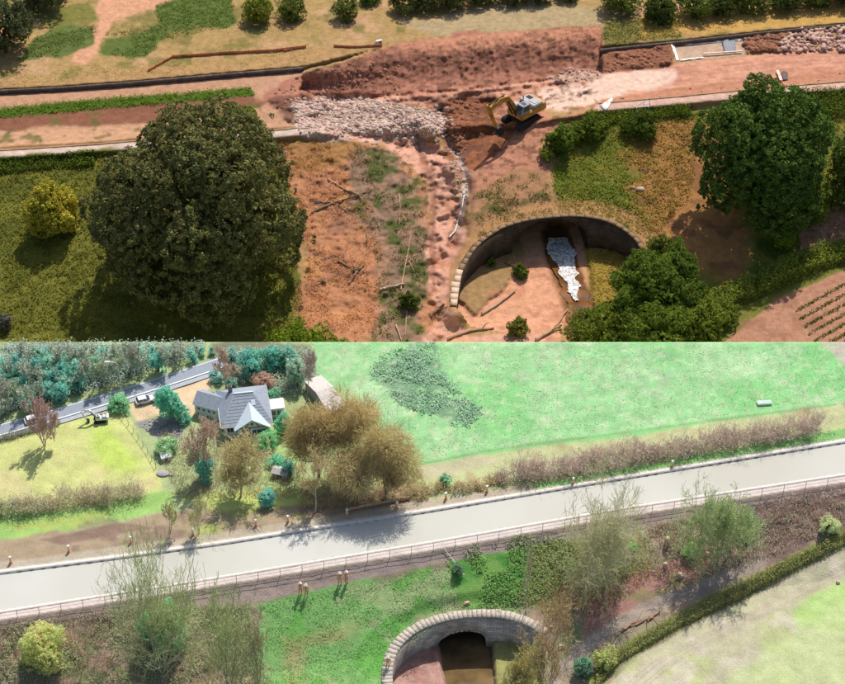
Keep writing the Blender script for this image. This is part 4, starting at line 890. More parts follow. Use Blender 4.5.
# ---- dead wood
def log(land, name, label, pts, r, col, branches=0, dz=0.15, group=None, cat='log'):
    P = np.array(pts, float); t = np.linspace(0, len(P) - 1, 9); x = np.interp(t, np.arange(len(P)), P[:, 0]); y = np.interp(t, np.arange(len(P)), P[:, 1])
    W_ = land.G(x, y, dz + r * 0.5); W_[1:-1] += R.normal(size=(7, 3)) * 0.05
    rr = np.linspace(r, r * 0.5, 9); S = [[*W_[i], *W_[i + 1], rr[i], rr[i + 1]] for i in range(8)]; c0 = W_[4].copy()
    o = thing(name, label, cat, c0, group=group); V, Fc = tube_mesh(S, 7)
    V = np.vstack([V, W_[:1], W_[-1:]]); n = len(V)
    caps = [[n - 2, j, (j + 1) % 7, n - 2] for j in range(7)]
    mk('stem', V[:-2], Fc, M_TWIG, o, col=jit_col(C(*col), n - 2, 0.15), off=c0)
    bm = bmesh.new()
    for e, q, rad in ((0, W_[0] - W_[1], rr[0]), (8, W_[8] - W_[7], rr[8])):
        M4 = Matrix.Translation(Vector(W_[e] - c0)) @ Vector(q).to_track_quat('Z', 'Y').to_matrix().to_4x4()
        bmesh.ops.create_cone(bm, cap_ends=True, segments=8, radius1=rad * 1.04, radius2=rad * 0.98, depth=0.04, matrix=M4)
    bm_obj('cut_end', bm, mat('sawn_wood', C(226, 190, 146), 0.8), o)
    if branches:
        S = []
        for k in range(branches):
            i = R.integers(1, 8); q = W_[i]; L = R.uniform(0.8, 3.0); d = R.normal(size=3); d[2] = abs(d[2]) * 0.4; d /= np.linalg.norm(d); m_ = q + d * L * 0.5; d2 = d + R.normal(size=3) * 0.3; e = m_ + d2 * L * 0.5; e[2] = max(e[2], q[2] - 0.1)
            S += [[*q, *m_, r * 0.5, r * 0.35], [*m_, *e, r * 0.35, 0.03]]
        for q in range(0, len(S), 2):
            V, Fc = tube_mesh(S[q:q + 2], 5); mk('branch', V, Fc, M_TWIG, o, col=jit_col(C(*col), len(V), 0.2), off=c0)
    return o
PALE = (196, 160, 132); GREY = (150, 122, 98)
for pts, r, c_, nb_, lab in [
    ([(380, 291), (392, 288), (404, 285)], 0.34, (200, 172, 146), 0, 'thick sawn log lying across the brushwood strip'),
    ([(401, 290), (406, 262), (411, 236)], 0.14, PALE, 0, 'long pale pole standing up the brushwood slope from the sawn log'),
    ([(409, 262), (414, 272), (418, 276)], 0.12, PALE, 0, 'short curved pale pole beside the long pole'),
    ([(399, 195), (400, 212), (399, 225)], 0.14, PALE, 0, 'pale upright pole high in the brushwood'),
    ([(367, 232), (367, 250)], 0.14, GREY, 0, 'short grey pole between the two branch tangles'),
    ([(396, 326), (402, 342), (403, 350)], 0.16, PALE, 0, 'pale pole at the lower end of the brushwood'),
    ([(407, 312), (405, 335)], 0.12, PALE, 0, 'thin pale pole below the round brushwood bush'),
    ([(311, 214), (330, 205), (352, 198), (372, 190)], 0.24, GREY, 9, 'long dead bough with many side branches on the orange slope'),
    ([(315, 202), (335, 204), (350, 214)], 0.2, GREY, 8, 'tangled dead branch crossing the long bough'),
    ([(328, 180), (345, 190), (362, 196)], 0.2, PALE, 6, 'pale dead branch above the long bough'),
    ([(338, 262), (352, 270), (362, 276)], 0.2, GREY, 9, 'broken branch with splayed twigs mid slope'),
    ([(349, 284), (356, 274), (364, 266)], 0.26, GREY, 2, 'stout forked branch crossing the splayed one'),
    ([(482, 315), (498, 305), (515, 292)], 0.34, (186, 156, 132), 1, 'straight bleached log leaning on the silt beneath the wall'),
    ([(504, 262), (516, 268), (524, 264)], 0.16, GREY, 6, 'heap of dead branches by the small round bush'),
    ([(448, 340), (470, 332), (494, 329)], 0.3, (176, 140, 114), 2, 'long log half buried in pink silt below the wall end'),
    ([(536, 341), (550, 333), (562, 326)], 0.38, (196, 158, 130), 0, 'thick log at the water edge below the silt bank'),
    ([(556, 327), (564, 315), (569, 309)], 0.22, (190, 150, 120), 0, 'slim log pointing up at the rapids'),
    ([(430, 316), (438, 311), (444, 305)], 0.4, (140, 104, 84), 3, 'dark root stump beside the sandy gully'),
    ([(322, 282), (326, 284)], 0.42, (150, 124, 104), 1, 'short grey stump standing on the orange slope')]:
    log(BF if max(poly_sdf(np.array([q[0]]), np.array([q[1]]), HOLE_B)[0] for q in pts) < 1 else B, 'fallen_log', lab, pts, r, c_, nb_)
# pipe / plastic ribbon down the gully
def tube_path(land, pts, r, dz=0.12, n=40):
    P = np.array(pts, float); t = np.linspace(0, len(P) - 1, n); W_ = land.G(np.interp(t, np.arange(len(P)), P[:, 0]), np.interp(t, np.arange(len(P)), P[:, 1]), dz)
    return np.array([[*W_[i], *W_[i + 1], r, r] for i in range(n - 1)])
V, Fc = tube_mesh(tube_path(B, [(464, 196), (462, 208), (458, 222), (455, 232), (449, 238)], 0.14, 0.2), 6)
tag(mk('drain_hose', V, Fc, mat('white_plastic', C(238, 232, 226), 0.5, var=0.08)), 'thin white hose trailing down the sandy gully', 'hose')

# ------------------------------------------------------------------ rocks
ico = bmesh.new(); bmesh.ops.create_icosphere(ico, subdivisions=1, radius=1.0); ICO_V = np.array([v.co[:] for v in ico.verts]); ICO_F = np.array([[v.index for v in f.verts] for f in ico.faces]); ico.free()
def rock_mass(land, name, pts, n, size, col, dz=0.1, pile=0.0, kind='stuff'):
    x, y = in_poly(land, pts, n); P = land.G(x, y); m = len(P); sz = size * (0.25 + 1.1 * R.uniform(0, 1, m) ** 2.5)
    V = ICO_V[None] * (1 + R.uniform(-0.3, 0.3, (m, len(ICO_V), 1))) * sz[:, None, None] * R.uniform(0.6, 1.2, (m, 1, 3))
    P[:, 2] += dz * sz + pile * R.uniform(0, 1, m); V = V + P[:, None, :]
    Fc = (np.arange(m) * len(ICO_V))[:, None, None] + ICO_F[None]
    return tag(mk(name, V.reshape(-1, 3), Fc.reshape(-1, 3), M_TWIG, col=np.repeat(jit_col(C(*col), m, 0.25, 0.05), len(ICO_V), 0)), kind=kind)
rock_mass(B, 'rubble', [(292, 104), (320, 97), (365, 98), (400, 105), (440, 111), (444, 132), (420, 140), (380, 135), (335, 137), (300, 130)], 3600, 0.42, (206, 178, 162), -0.1)
rock_mass(B, 'rubble', [(285, 100), (320, 93), (410, 100), (448, 108), (462, 150), (470, 190), (455, 190), (440, 150), (400, 146), (330, 142), (290, 134)], 900, 0.5, (196, 164, 146), -0.1)
rock_mass(B, 'rubble', [(440, 108), (450, 125), (470, 172), (466, 200), (458, 200), (446, 150)], 350, 0.28, (204, 178, 160))
rock_mass(B, 'rubble', [(545, 78), (570, 68), (600, 72), (602, 78), (560, 84)], 400, 0.25, (196, 160, 140))
rock_mass(B, 'clods', [(440, 104), (470, 98), (485, 105), (470, 130), (465, 155), (448, 150)], 420, 0.6, (150, 102, 80), -0.3)
rock_mass(B, 'clods', [(300, 76), (345, 64), (400, 60), (400, 95), (330, 104), (270, 112), (265, 98)], 380, 0.55, (160, 112, 90), -0.35)
rock_mass(B, 'clods', [(604, 54), (670, 46), (672, 62), (604, 72)], 300, 0.6, (164, 114, 90), -0.3)
rock_mass(B, 'clods', [(745, 38), (795, 32), (795, 48), (745, 53)], 300, 0.7, (164, 116, 92), -0.25)
rock_mass(B, 'clods', [(605, 100), (690, 88), (845, 72), (845, 80), (690, 96), (605, 106)], 300, 0.35, (186, 132, 106), -0.3)
# the heap of pale block stone: each large stone a thing
proto = []
for k in range(6):
    V = np.sign(ICO_V) * np.abs(ICO_V) ** 0.6 * (1 + R.uniform(-0.3, 0.3, (len(ICO_V), 1))) * [1.15, 0.65, 0.5]; me = mk('quarry_stone', V, ICO_F, mat('quarry_stone_%d' % k if False else 'quarry_stone', C(206, 168, 150), 0.9, var=0.25, ns=1.2)).data; proto.append(me)
for o in [o for o in bpy.data.objects if o.name.startswith('quarry_stone')]: bpy.data.objects.remove(o)
rock_mass(B, 'rubble', [(785, 35), (845, 29), (915, 25), (915, 46), (845, 50), (775, 52)], 1500, 0.55, (190, 150, 132), -0.1)
x, y = in_poly(B, [(790, 33), (845, 28), (915, 24), (915, 46), (845, 51), (775, 53)], 420)
for i in range(len(x)):
    o = bpy.data.objects.new('quarry_stone', proto[i % 6]); COL.objects.link(o); p = B.G(x[i], y[i]); s = R.uniform(0.35, 0.8)
    o.location = (p[0], p[1], p[2] + 0.25 * s + R.uniform(0, 0.5)); o.rotation_euler = tuple(R.uniform(-0.6, 0.6, 2)) + (R.uniform(0, 6.28),); o.scale = (s, s, s)
    tag(o, 'rough pale pink block in the stone heap beside the haul track', 'stone', 'blocks of the stone heap')
for (px, py, s, lab) in [(640, 190, 0.8, 'white boulder on the rough grass above the culvert wall'), (632, 188, 0.5, 'small white boulder touching a bigger white one'), (770, 272, 0.6, 'white stone at the edge of the field hedge')]:
    o = bpy.data.objects.new('boulder', proto[1]); COL.objects.link(o); p = B.G(px, py); o.location = (p[0], p[1], p[2] + 0.2); o.scale = (s, s, s); tag(o, lab, 'boulder')

# ------------------------------------------------------------------ works equipment at the breach
M_YEL = mat('excavator_yellow', C(206, 146, 62), 0.6, var=0.35, ns=1.3); M_STEEL = mat('dark_steel', C(60, 56, 54), 0.6, 0.3, var=0.2)
M_GREYP = mat('grey_engine_cover', C(168, 166, 166), 0.5, 0.1, var=0.1); M_GLASS = mat('dark_glass', C(70, 84, 96), 0.08, var=0.05, spec=0.6); M_WHITEP = mat('white_paint', C(236, 238, 240), 0.35, var=0.04)
M_RUBBER = mat('black_rubber', C(46, 44, 44), 0.85)
def round_track(L, h):
    r = h / 2; a = [math.pi / 2 + math.pi * i / 8 for i in range(9)]; b = [-math.pi / 2 + math.pi * i / 8 for i in range(9)]
    return [(-L / 2 + r + r * math.cos(t), r + r * math.sin(t)) for t in a] + [(L / 2 - r + r * math.cos(t), r + r * math.sin(t)) for t in b]
def beam(pts, w0):                        # tapered boom profile from a centre line with half-depths
    P = np.array([p[:2] for p in pts]); h = [p[2] for p in pts]; d = np.gradient(P, axis=0); d /= np.linalg.norm(d, axis=1, keepdims=True); nn = np.stack([-d[:, 1], d[:, 0]], 1)
    return [tuple(p + n_ * k) for p, n_, k in zip(P, nn, h)] + [tuple(p - n_ * k) for p, n_, k in reversed(list(zip(P, nn, h)))]
def rod(name, a, b, y, r, m, parent):
    V, Fc = tube_mesh([[a[0], y, a[1], b[0], y, b[1], r, r]], 8); return mk(name, V, Fc, m, parent)
def excavator(label, px, py, rz, k, mbody, mtop, land, mcover):
    o = thing('excavator', label, 'excavator', land.G(px, py, 0.05), rz); o.scale = (k, k, k)
    for sgn in (-1, 1):
        t = prism('track', round_track(4.3, 0.95), 0.62, M_RUBBER, o, loc=(0, sgn * 1.25, 0))
        for x in (-1.6, -0.8, 0, 0.8, 1.6): cyl('roller', 0.26, 0.7, (x, sgn * 1.25, 0.42), M_STEEL, t, 'Y')
        for i in range(14): box('grouser', (0.08, 0.66, 0.07), (-1.75 + i * 0.27, sgn * 1.25, 0.965), M_STEEL, t)
    box('undercarriage', (2.4, 2.0, 0.5), (0, 0, 0.75), M_STEEL, o, bev=0.08); cyl('slew_ring', 0.85, 0.3, (0, 0, 1.1), M_STEEL, o, seg=24)
    box('body', (4.0, 2.8, 0.85), (-0.7, 0, 1.68), mbody, o, bev=0.1)
    prism('counterweight', [(-3.25, 1.25), (-3.35, 1.7), (-3.2, 2.35), (-2.6, 2.35), (-2.6, 1.25)], 2.7, mbody, o, bev=0.08)
    e = box('engine_cover', (1.7, 2.6, 0.55), (-1.75, 0, 2.36), mcover, o, bev=0.08); box('hatch', (0.7, 1.1, 0.06), (-1.7, 0.45, 2.66), mtop, e); cyl('exhaust', 0.07, 0.6, (-1.1, -0.8, 2.85), M_STEEL, e)
    for i in range(5): box('vent_slat', (0.06, 0.9, 0.05), (-2.3 + i * 0.14, -0.55, 2.655), M_STEEL, e)
    box('tank', (1.4, 0.85, 0.5), (0.35, -0.95, 2.3), mcover, o, bev=0.07); box('walkway', (0.9, 0.6, 0.06), (-0.6, -0.95, 2.15), M_STEEL, o)
    c = prism('cab', [(-0.75, 2.1), (-0.8, 3.1), (-0.55, 3.4), (0.55, 3.4), (0.9, 2.75), (0.95, 2.1)], 1.05, mtop, o, loc=(0.5, 0.85, 0), bev=0.05)
    prism('windscreen', [(0.62, 3.3), (0.98, 2.72), (1.02, 2.25), (0.97, 2.25), (0.90, 2.7), (0.55, 3.28)], 0.9, M_GLASS, c, loc=(0.5, 0.85, 0))
    for y in (0.31, 1.39): box('side_window', (1.0, 0.03, 0.75), (0.5, y, 2.85), M_GLASS, c)
    box('roof_window', (0.6, 0.7, 0.03), (0.5, 0.85, 3.41), M_GLASS, c)
    b = prism('boom', beam([(0.9, 1.9, .28), (1.9, 3.6, .36), (2.9, 4.9, .42), (4.1, 5.2, .34), (5.9, 4.5, .2)], 0), 0.5, mbody, o, bev=0.04); rod('boom_cylinder', (1.3, 1.7), (2.8, 4.5), 0.36, 0.1, M_STEEL, b); rod('boom_cylinder', (1.3, 1.7), (2.8, 4.5), -0.36, 0.1, M_STEEL, b); rod('stick_cylinder', (3.3, 5.55), (6.0, 5.35), 0, 0.1, M_STEEL, b)
    prism('stick', beam([(6.3, 5.4, .12), (5.9, 4.4, .3), (5.2, 2.7, .22), (4.6, 1.25, .13)], 0), 0.36, mbody, o, bev=0.03)
    bk = prism('bucket', [(4.75, 1.3), (4.3, 1.35), (3.75, 1.0), (3.55, 0.45), (3.8, 0.08), (4.35, 0.0), (4.0, 0.3), (3.95, 0.7), (4.3, 1.0)], 1.2, M_STEEL, o)
    for i in range(5): box('tooth', (0.25, 0.1, 0.06), (4.45, -0.5 + i * 0.25, 0.03), M_STEEL, bk)
    return o
excavator('yellow tracked excavator with grey engine cover reaching into the breach', 521, 122, math.radians(-137), 1.55, M_YEL, M_GREYP, B, M_GREYP)
# orange netting fences on the dry field
def netting(land, label, pts, hm, n, m, name='netting_fence', post=None, cat='fence', rail=None, r=0.05, group=None):
    P = np.array(pts, float); seg = np.concatenate([[0], np.cumsum(np.hypot(*np.diff(P, axis=0).T))]); t = np.linspace(0, seg[-1], n)
    T = land.G(np.interp(t, seg, P[:, 0]), np.interp(t, seg, P[:, 1])); c0 = T[n // 2].copy(); o = thing(name, label, cat, c0, group=group)
    hh = hm * R.uniform(0.8, 1.05, n) if m else np.full(n, hm)
    if m:
        d = np.gradient(T[:, :2], axis=0); d /= np.linalg.norm(d, axis=1, keepdims=True); nr = np.stack([-d[:, 1], d[:, 0]], 1) * 0.03
        V = []
        for i in range(n): V += [T[i] + [nr[i, 0], nr[i, 1], 0.02], T[i] + [nr[i, 0], nr[i, 1], hh[i]], T[i] + [-nr[i, 0], -nr[i, 1], hh[i]], T[i] + [-nr[i, 0], -nr[i, 1], 0.02]]
        idx = np.arange(n * 4).reshape(n, 4); q = [np.stack([idx[:-1, a], idx[1:, a], idx[1:, b], idx[:-1, b]], -1) for a, b in ((0, 1), (1, 2), (2, 3), (3, 0))]
        mk('netting', V, np.concatenate(q), m, o, off=c0)
    pm = post or mat('weathered_post', C(150, 120, 92), 0.9); me = None
    for i in range(n):
        if me is None:
            bm = bmesh.new(); bmesh.ops.create_cone(bm, cap_ends=True, segments=6, radius1=r, radius2=r, depth=hm + 0.3, matrix=Matrix.Translation((0, 0, hm / 2 - 0.05))); q = bm_obj('post', bm, pm, o); me = q.data
        else: q = bpy.data.objects.new('post', me); COL.objects.link(q); q.parent = o
        q.location = tuple(T[i] - c0)
    for z in (rail or []):
        S = [[*(T[i] + [0, 0, z]), *(T[i + 1] + [0, 0, z]), r * 0.8, r * 0.8] for i in range(n - 1)]; V, Fc = tube_mesh(S, 5); mk('rail', V, Fc, pm, o, off=c0)
    return o
M_OR = mat('orange_netting', C(226, 140, 96), 0.8, var=0.25, ns=0.8)
netting(B, 'long orange netting fence bending across the dry field', [(148, 72), (158, 66), (172, 58), (230, 54), (274, 52), (306, 48)], 0.75, 18, M_OR)
netting(B, 'short orange netting fence with a flattened end, above the brown cutting', [(334, 47), (356, 48), (382, 46)], 0.6, 8, M_OR)
netting(B, 'tiny orange netting fence next to the long one', [(284, 52), (296, 49), (306, 47.5)], 0.6, 5, M_OR)
p = B.G(379, 43); o = thing('barrier_block', 'red and white barrier block on the grass above the cutting', 'barrier', p, 0.3)
box('block', (1.3, 0.6, 0.7), (0, 0, 0.36), M_WHITEP, o, bev=0.06); box('red_band', (0.5, 0.63, 0.5), (0.2, 0, 0.36), mat('red_plastic', C(206, 70, 44), 0.5), o)
# sheeting and planks by the haul track
M_SHEET = mat('white_sheeting', C(240, 228, 220), 0.6, var=0.1, ns=1.5); M_PLANK = mat('pale_plank', C(232, 206, 186), 0.8, var=0.12)
def draped(land, name, label, cat, quad, m, nx=14, ny=8, amp=0.12, dz=0.15, mid=None):
    Q = np.array(quad, float); c0 = land.G(*Q.mean(0)); o = thing(name, label, cat, c0)
    V = []
    for j in range(ny):
        for i in range(nx):
            u, v = i / (nx - 1), j / (ny - 1); q = (Q[0] * (1 - u) + Q[1] * u) * (1 - v) + (Q[3] * (1 - u) + Q[2] * u) * v
            w = land.G(q[0] + R.normal() * 0.15, q[1] + R.normal() * 0.15, dz + amp * R.uniform(-1, 1)); V.append(w)
    idx = np.arange(nx * ny).reshape(ny, nx); Fc = np.stack([idx[1:, :-1], idx[1:, 1:], idx[:-1, 1:], idx[:-1, :-1]], -1).reshape(-1, 4)
    s_ = mk('sheet', V, Fc, m, o, off=c0, smooth=True); md = s_.modifiers.new('thick', 'SOLIDIFY'); md.thickness = 0.03; return o
draped(B, 'plastic_sheet', 'strip of white sheeting hanging along the dark canal wall', 'sheet', [(673, 44.5), (742, 38), (742, 41), (690, 45.5)], M_SHEET, 20, 4)
draped(B, 'plastic_sheet', 'narrow white sheet running down beside the brown clods', 'sheet', [(671, 45), (674, 45), (679, 61), (676, 61)], M_SHEET, 4, 12)
draped(B, 'plastic_sheet', 'bluish crumpled tarpaulin in the drained canal beside white sheeting', 'sheet', [(722, 42), (735, 41), (736, 52), (724, 53)], mat('blue_tarpaulin', C(132, 134, 140), 0.6, var=0.2), 8, 8, 0.25, 0.3)
draped(B, 'plastic_sheet', 'long pale sheet edge along the haul track', 'sheet', [(679, 60), (704, 57), (704, 58.5), (680, 61.5)], M_SHEET, 12, 3)
draped(B, 'plastic_sheet', 'pale pointed sheet lying at the towpath end', 'sheet', [(600, 106), (612, 98), (613, 99), (606, 113)], M_SHEET, 6, 8, 0.1, 0.2)
draped(B, 'plastic_sheet', 'small dark tarpaulin next to the short white plank on the bank', 'sheet', [(781, 73), (787, 72), (788, 80), (783, 81)], mat('dark_tarpaulin', C(88, 74, 72), 0.6), 5, 6, 0.15, 0.25)
def plank(land, label, a, b, w, th, m, name='timber_plank', dz=0.15):
    p, q = land.G(*a, dz), land.G(*b, dz); d = Vector(q - p); o = thing(name, label, 'plank', (p + q) / 2, 0); L = d.length
    rt = d.to_track_quat('X', 'Z').to_matrix(); box('board', (L, w, th), (0, 0, th / 2), m, o, rot=rt); box('batten', (0.12, w * 1.1, th * 0.6), (0, 0, th * 1.35), m, o, rot=rt); return o
plank(B, 'long white plank lying along the drained canal', (703, 55.5), (742, 53), 0.35, 0.18, M_PLANK, dz=0.4)
plank(B, 'short white plank standing down the brown bank beside the towpath', (777, 72), (781, 82), 0.6, 0.15, M_PLANK, dz=0.35)
def frame_barrier(label, px, py, rz):
    o = thing('site_barrier', label, 'barrier', B.G(px, py), rz); V, Fc = tube_mesh([[-1.6, 0, 0, 1.4, 0, 2.0, .06, .06], [1.4, 0, 2.0, 1.6, 0, 0, .06, .06], [-1.6, 0, 0, 1.6, 0, 0.05, .06, .06], [-0.6, 0, 0.67, 1.5, 0, 0.7, .05, .05], [0.3, 0, 0, 0.3, 0, 1.27, .05, .05]], 6); mk('frame', V, Fc, M_WHITEP, o)
    V, Fc = tube_mesh([[-1.2, -0.5, 0.05, -1.2, 0.5, 0.05, .05, .05], [1.3, -0.5, 0.05, 1.3, 0.5, 0.05, .05, .05]], 6); mk('foot_bar', V, Fc, M_WHITEP, o)
frame_barrier('white triangular barrier frame standing on the towpath', 642, 107, 0.15)

MUTE = 0.16
# =================================================================== winter place: planting
# wood behind the road
wood = 0
def roady(x): return float(yline(ROAD, x))
spots = []
for x in np.arange(-40, 262, 9.0):
    for row in range(4):
        by = roady(x) - 9 - row * 13 - R.uniform(0, 6)
        if by > 352: spots.append((x + R.uniform(-4, 4), by))
for x, by in spots:
    hp = min(by - 344 - R.uniform(0, 3), R.uniform(24, 36))
    if hp < 7: continue
    if R.uniform() < 0.42 or hp < 11:
        rh = hp * 0.55; leafy_tree(A, 'evergreen_tree', 'teal green evergreen in the wood behind the road', 'tree', x, by - hp * 0.45, min(rh * 0.75, 9), rh * 0.95, by, [(96, 152, 138), (110, 160, 144), (122, 158, 138)][int(R.integers(3))], 0.45, 0.3, 0.8, 8, 10, group='evergreens of the roadside wood')
    else:
        bare_tree(A, 'bare_tree', 'leafless greyish tree in the wood behind the road', x, by, hp, R.uniform(14, 20), [(166, 166, 150), (158, 150, 138), (170, 172, 142)][int(R.integers(3))], 1, 3, 5, 0.09, 0.04, group='bare trees of the roadside wood', nbuds=260, buds=(150, 168, 146), bsize=0.3)
for (cx, cy, rw, rh, c_, lab) in [
    (250, 362, 14, 15, (92, 152, 136), 'dark teal evergreen behind the house chimney'), (272, 360, 13, 15, (98, 156, 138), 'teal evergreen behind the brown garden shrub'),
    (232, 384, 6, 7, (110, 152, 136), 'small evergreen shrub against the white house wing'), (216, 377, 8, 8, (126, 164, 154), 'pale teal shrub at the corner of the gravel drive'),
    (265, 380, 13, 7, (166, 140, 122), 'reddish brown dome of garden shrub behind the house'), (274, 394, 8, 7, (106, 156, 124), 'green shrub beside the white flat roofed annexe'),
    (288, 358, 11, 14, (120, 158, 142), 'greyish evergreen at the corner of the garden wood'), (232, 358, 9, 12, (124, 156, 144), 'slim evergreen next to the brownish leafless tree'),
    (172, 402, 14, 24, (98, 164, 140), 'tall teal conifer between the gravel yard and the house'), (184, 415, 8, 12, (104, 162, 136), 'shorter teal conifer touching the tall one'),
    (160, 396, 5, 9, (98, 156, 136), 'narrow conifer at the edge of the gravel yard'),
    (283, 425, 9, 12, (106, 168, 132), 'round green shrub beside the front of the house'), (266, 440, 14, 5, (118, 170, 120), 'low clipped green shrubs under the front windows'),
    (276, 461, 10, 8, (104, 172, 140), 'bright teal garden bush next to the garden shed'), (289, 470, 8, 13, (92, 146, 130), 'dark conical evergreen beside the bright garden bush'),
    (206, 470, 10, 22, (102, 152, 136), 'dark evergreen column in the thicket before the house'), (196, 448, 8, 11, (112, 156, 140), 'smaller evergreen in the garden thicket'),
    (168, 446, 13, 7, (142, 170, 128), 'green shrub mound beside the little white shed'), (121, 404, 14, 4, (128, 172, 132), 'long low green shrub along the road verge'),
    (298, 372, 12, 24, (136, 156, 136), 'tall ivy clad tree beside the grey barn'), (322, 420, 7, 8, (124, 168, 116), 'green ivy clump among the yellow willows'),
    (445, 481, 6, 11, (104, 150, 116), 'small dark conifer on the bank path beside white posts'),
    (268, 497, 9, 11, (106, 160, 150), 'small teal tree standing alone near the canal bank'),
    (584, 668, 11, 13, (96, 132, 104), 'dark green holly bush by the stony track'), (606, 660, 14, 14, (152, 156, 92), 'olive bush beside the dark holly'),
    (746, 522, 9, 12, (88, 134, 100), 'dark ivy bush nested in the green shrub'), (632, 548, 5, 9, (116, 168, 80), 'bright green bush beside the sandy block'),
    (690, 552, 7, 8, (120, 162, 86), 'bright green bush behind the pale boulder'),
    (457, 568, 6, 8, (104, 128, 96), 'dark rounded bush at the corner of the green scrub'), (828, 524, 12, 10, (172, 180, 132), 'pale green bush on the brown bank'),
    (45, 648, 27, 29, (192, 194, 120), 'pale yellow green rounded bush on the brown bank')]:
    tree_ = lab.split()[0] in ('tall', 'dark') and rh > 14 or 'tree' in lab
    leafy_tree(A, 'evergreen_tree' if tree_ else 'garden_shrub', lab, 'tree' if tree_ else 'shrub', cx, cy, rw, rh, cy + rh, c_, 0.34, 0.24, 1.0, 9, 14)
# leafless trees
bare_tree(A, 'bare_tree', 'reddish leafless tree on the lawn beside the road', 45, 446, 48, 32, (186, 160, 152), 3, 4, 5, 0.09, 0.026, split=0.12, lean=0.4, nbuds=900, buds=(190, 162, 154), bsize=0.2)
bare_tree(A, 'bare_tree', 'brownish leafless tree behind the white house wing', 226, 389, 40, 30, (178, 158, 138), 1, 4, 5, 0.12, 0.03, nbuds=900, buds=(186, 166, 144), bsize=0.22)
bare_tree(A, 'bare_tree', 'pinkish leafless tree before the house, left of the evergreen column'.replace('left of', 'beside'), 200, 476, 56, 44, (190, 170, 150), 2, 4, 5, 0.12, 0.03, nbuds=1200, buds=(196, 178, 156), bsize=0.2)
bare_tree(A, 'bare_tree', 'wide olive leafless tree in front of the garden', 241, 497, 58, 56, (190, 178, 130), 2, 4, 6, 0.14, 0.03, nbuds=2600, buds=(196, 186, 132), bsize=0.2)
bare_tree(A, 'bare_tree', 'slim pale leafless tree at the willow edge', 315, 512, 62, 36, (186, 172, 128), 1, 4, 5, 0.14, 0.028, barkcol=(196, 180, 140), nbuds=700, buds=(200, 186, 134), bsize=0.18)
bare_tree(A, 'bare_tree', 'purplish leafless tree at the corner of the big field', 306, 402, 52, 24, (172, 158, 150), 1, 4, 5, 0.1, 0.03, nbuds=500, buds=(172, 164, 150), bsize=0.2)
for x, lab in ((170, 'small leafless sapling on the bank, twin beside another'), (199, 'slightly taller leafless sapling on the far bank')):
    bare_tree(A, 'sapling', lab, x, 533, 32, 20, (172, 168, 122), 2, 4, 4, 0.07, 0.025, nbuds=400, buds=(182, 184, 130), bsize=0.14)
bare_tree(A, 'bare_tree', 'leafless undergrowth tree among the willow trunks', 350, 500, 34, 40, (176, 158, 120), 3, 4, 5, 0.1, 0.03, nbuds=500, buds=(190, 170, 120))
bare_tree(A, 'bare_tree', 'pale leafless tree under the tallest willow', 385, 500, 40, 44, (196, 176, 124), 3, 4, 5, 0.1, 0.03, nbuds=500, buds=(200, 180, 124))
for (bx, by, cy, rw, rh, c_, n, lab) in [(318, 478, 434, 36, 42, (246, 222, 150), 3000, 'golden willow nearest the house garden'), (352, 472, 424, 34, 40, (248, 224, 152), 3000, 'tallest golden willow at the corner of the big field'),
        (388, 496, 458, 36, 40, (244, 224, 154), 3000, 'dull golden willow above the orange fence'), (352, 498, 468, 38, 30, (236, 220, 160), 2400, 'low olive willow between the golden ones')]:
    willow(A, lab.replace('nearest', 'beside'), bx, by, cy, rw, rh, c_, int(n * 2.4))
bare_tree(A, 'bare_tree', 'big spreading many stemmed leafless tree with ivy at its foot, by the canal fence', 163, 672, 122, 112, (170, 176, 128), 7, 4, 4, 0.12, 0.026, lean=0.6, spread=1.0, split=0.12, shrink=0.68, barkcol=(176, 172, 136), nbuds=700, buds=(160, 186, 126), bsize=0.15)
leafy_tree(A, 'ivy_clump', 'thick dark green ivy wrapping the big leafless tree', 'ivy', 166, 628, 25, 46, 668, (108, 168, 116), 0.35, 0.26, 1.2, 9, 14, trunk=False, hfac=0.55)
bare_tree(A, 'bare_tree', 'slender mossy leafless tree beside the big ivy tree', 230, 700, 104, 56, (172, 178, 128), 4, 4, 4, 0.1, 0.024, lean=0.5, spread=1.1, split=0.15, nbuds=1200, buds=(140, 166, 96), bsize=0.16)
bare_tree(A, 'bare_tree', 'thin leafless tree at the edge of the mown bank', 258, 690, 76, 44, (168, 162, 132), 4, 4, 4, 0.09, 0.024, lean=0.5, spread=1.1, split=0.15, nbuds=900, buds=(132, 160, 96), bsize=0.16)
bare_tree(A, 'bare_tree', 'round grey green leafless tree standing against the towpath', 604, 580, 84, 84, (190, 188, 150), 5, 4, 5, 0.12, 0.024, lean=0.8, up=0.2, split=0.08, spread=1.1, shrink=0.68, nbuds=1200, buds=(172, 180, 128), bsize=0.14)
bare_tree(A, 'bare_tree', 'light green budding tree on the brown bank below the towpath', 716, 562, 66, 84, (160, 166, 124), 5, 4, 5, 0.1, 0.024, lean=0.8, split=0.1, spread=1.1, shrink=0.68, nbuds=7000, buds=(156, 182, 116), bsize=0.2)
bare_tree(A, 'bare_tree', 'brown leafless willow scrub over the culvert end', 550, 694, 92, 58, (190, 168, 128), 4, 4, 4, 0.09, 0.022, lean=0.5, split=0.1, spread=1.1, nbuds=1300, buds=(178, 166, 104), bsize=0.16)
bare_tree(A, 'bare_tree', 'low straw coloured scrub tree beside the culvert arch', 520, 716, 62, 44, (186, 176, 116), 4, 4, 5, 0.08, 0.026, lean=0.3, nbuds=1200, buds=(170, 178, 100), bsize=0.16)
bare_tree(A, 'bare_tree', 'tall thin pale sapling rising from the green scrub', 526, 612, 70, 12, (200, 192, 164), 1, 3, 4, 0.07, 0.02)
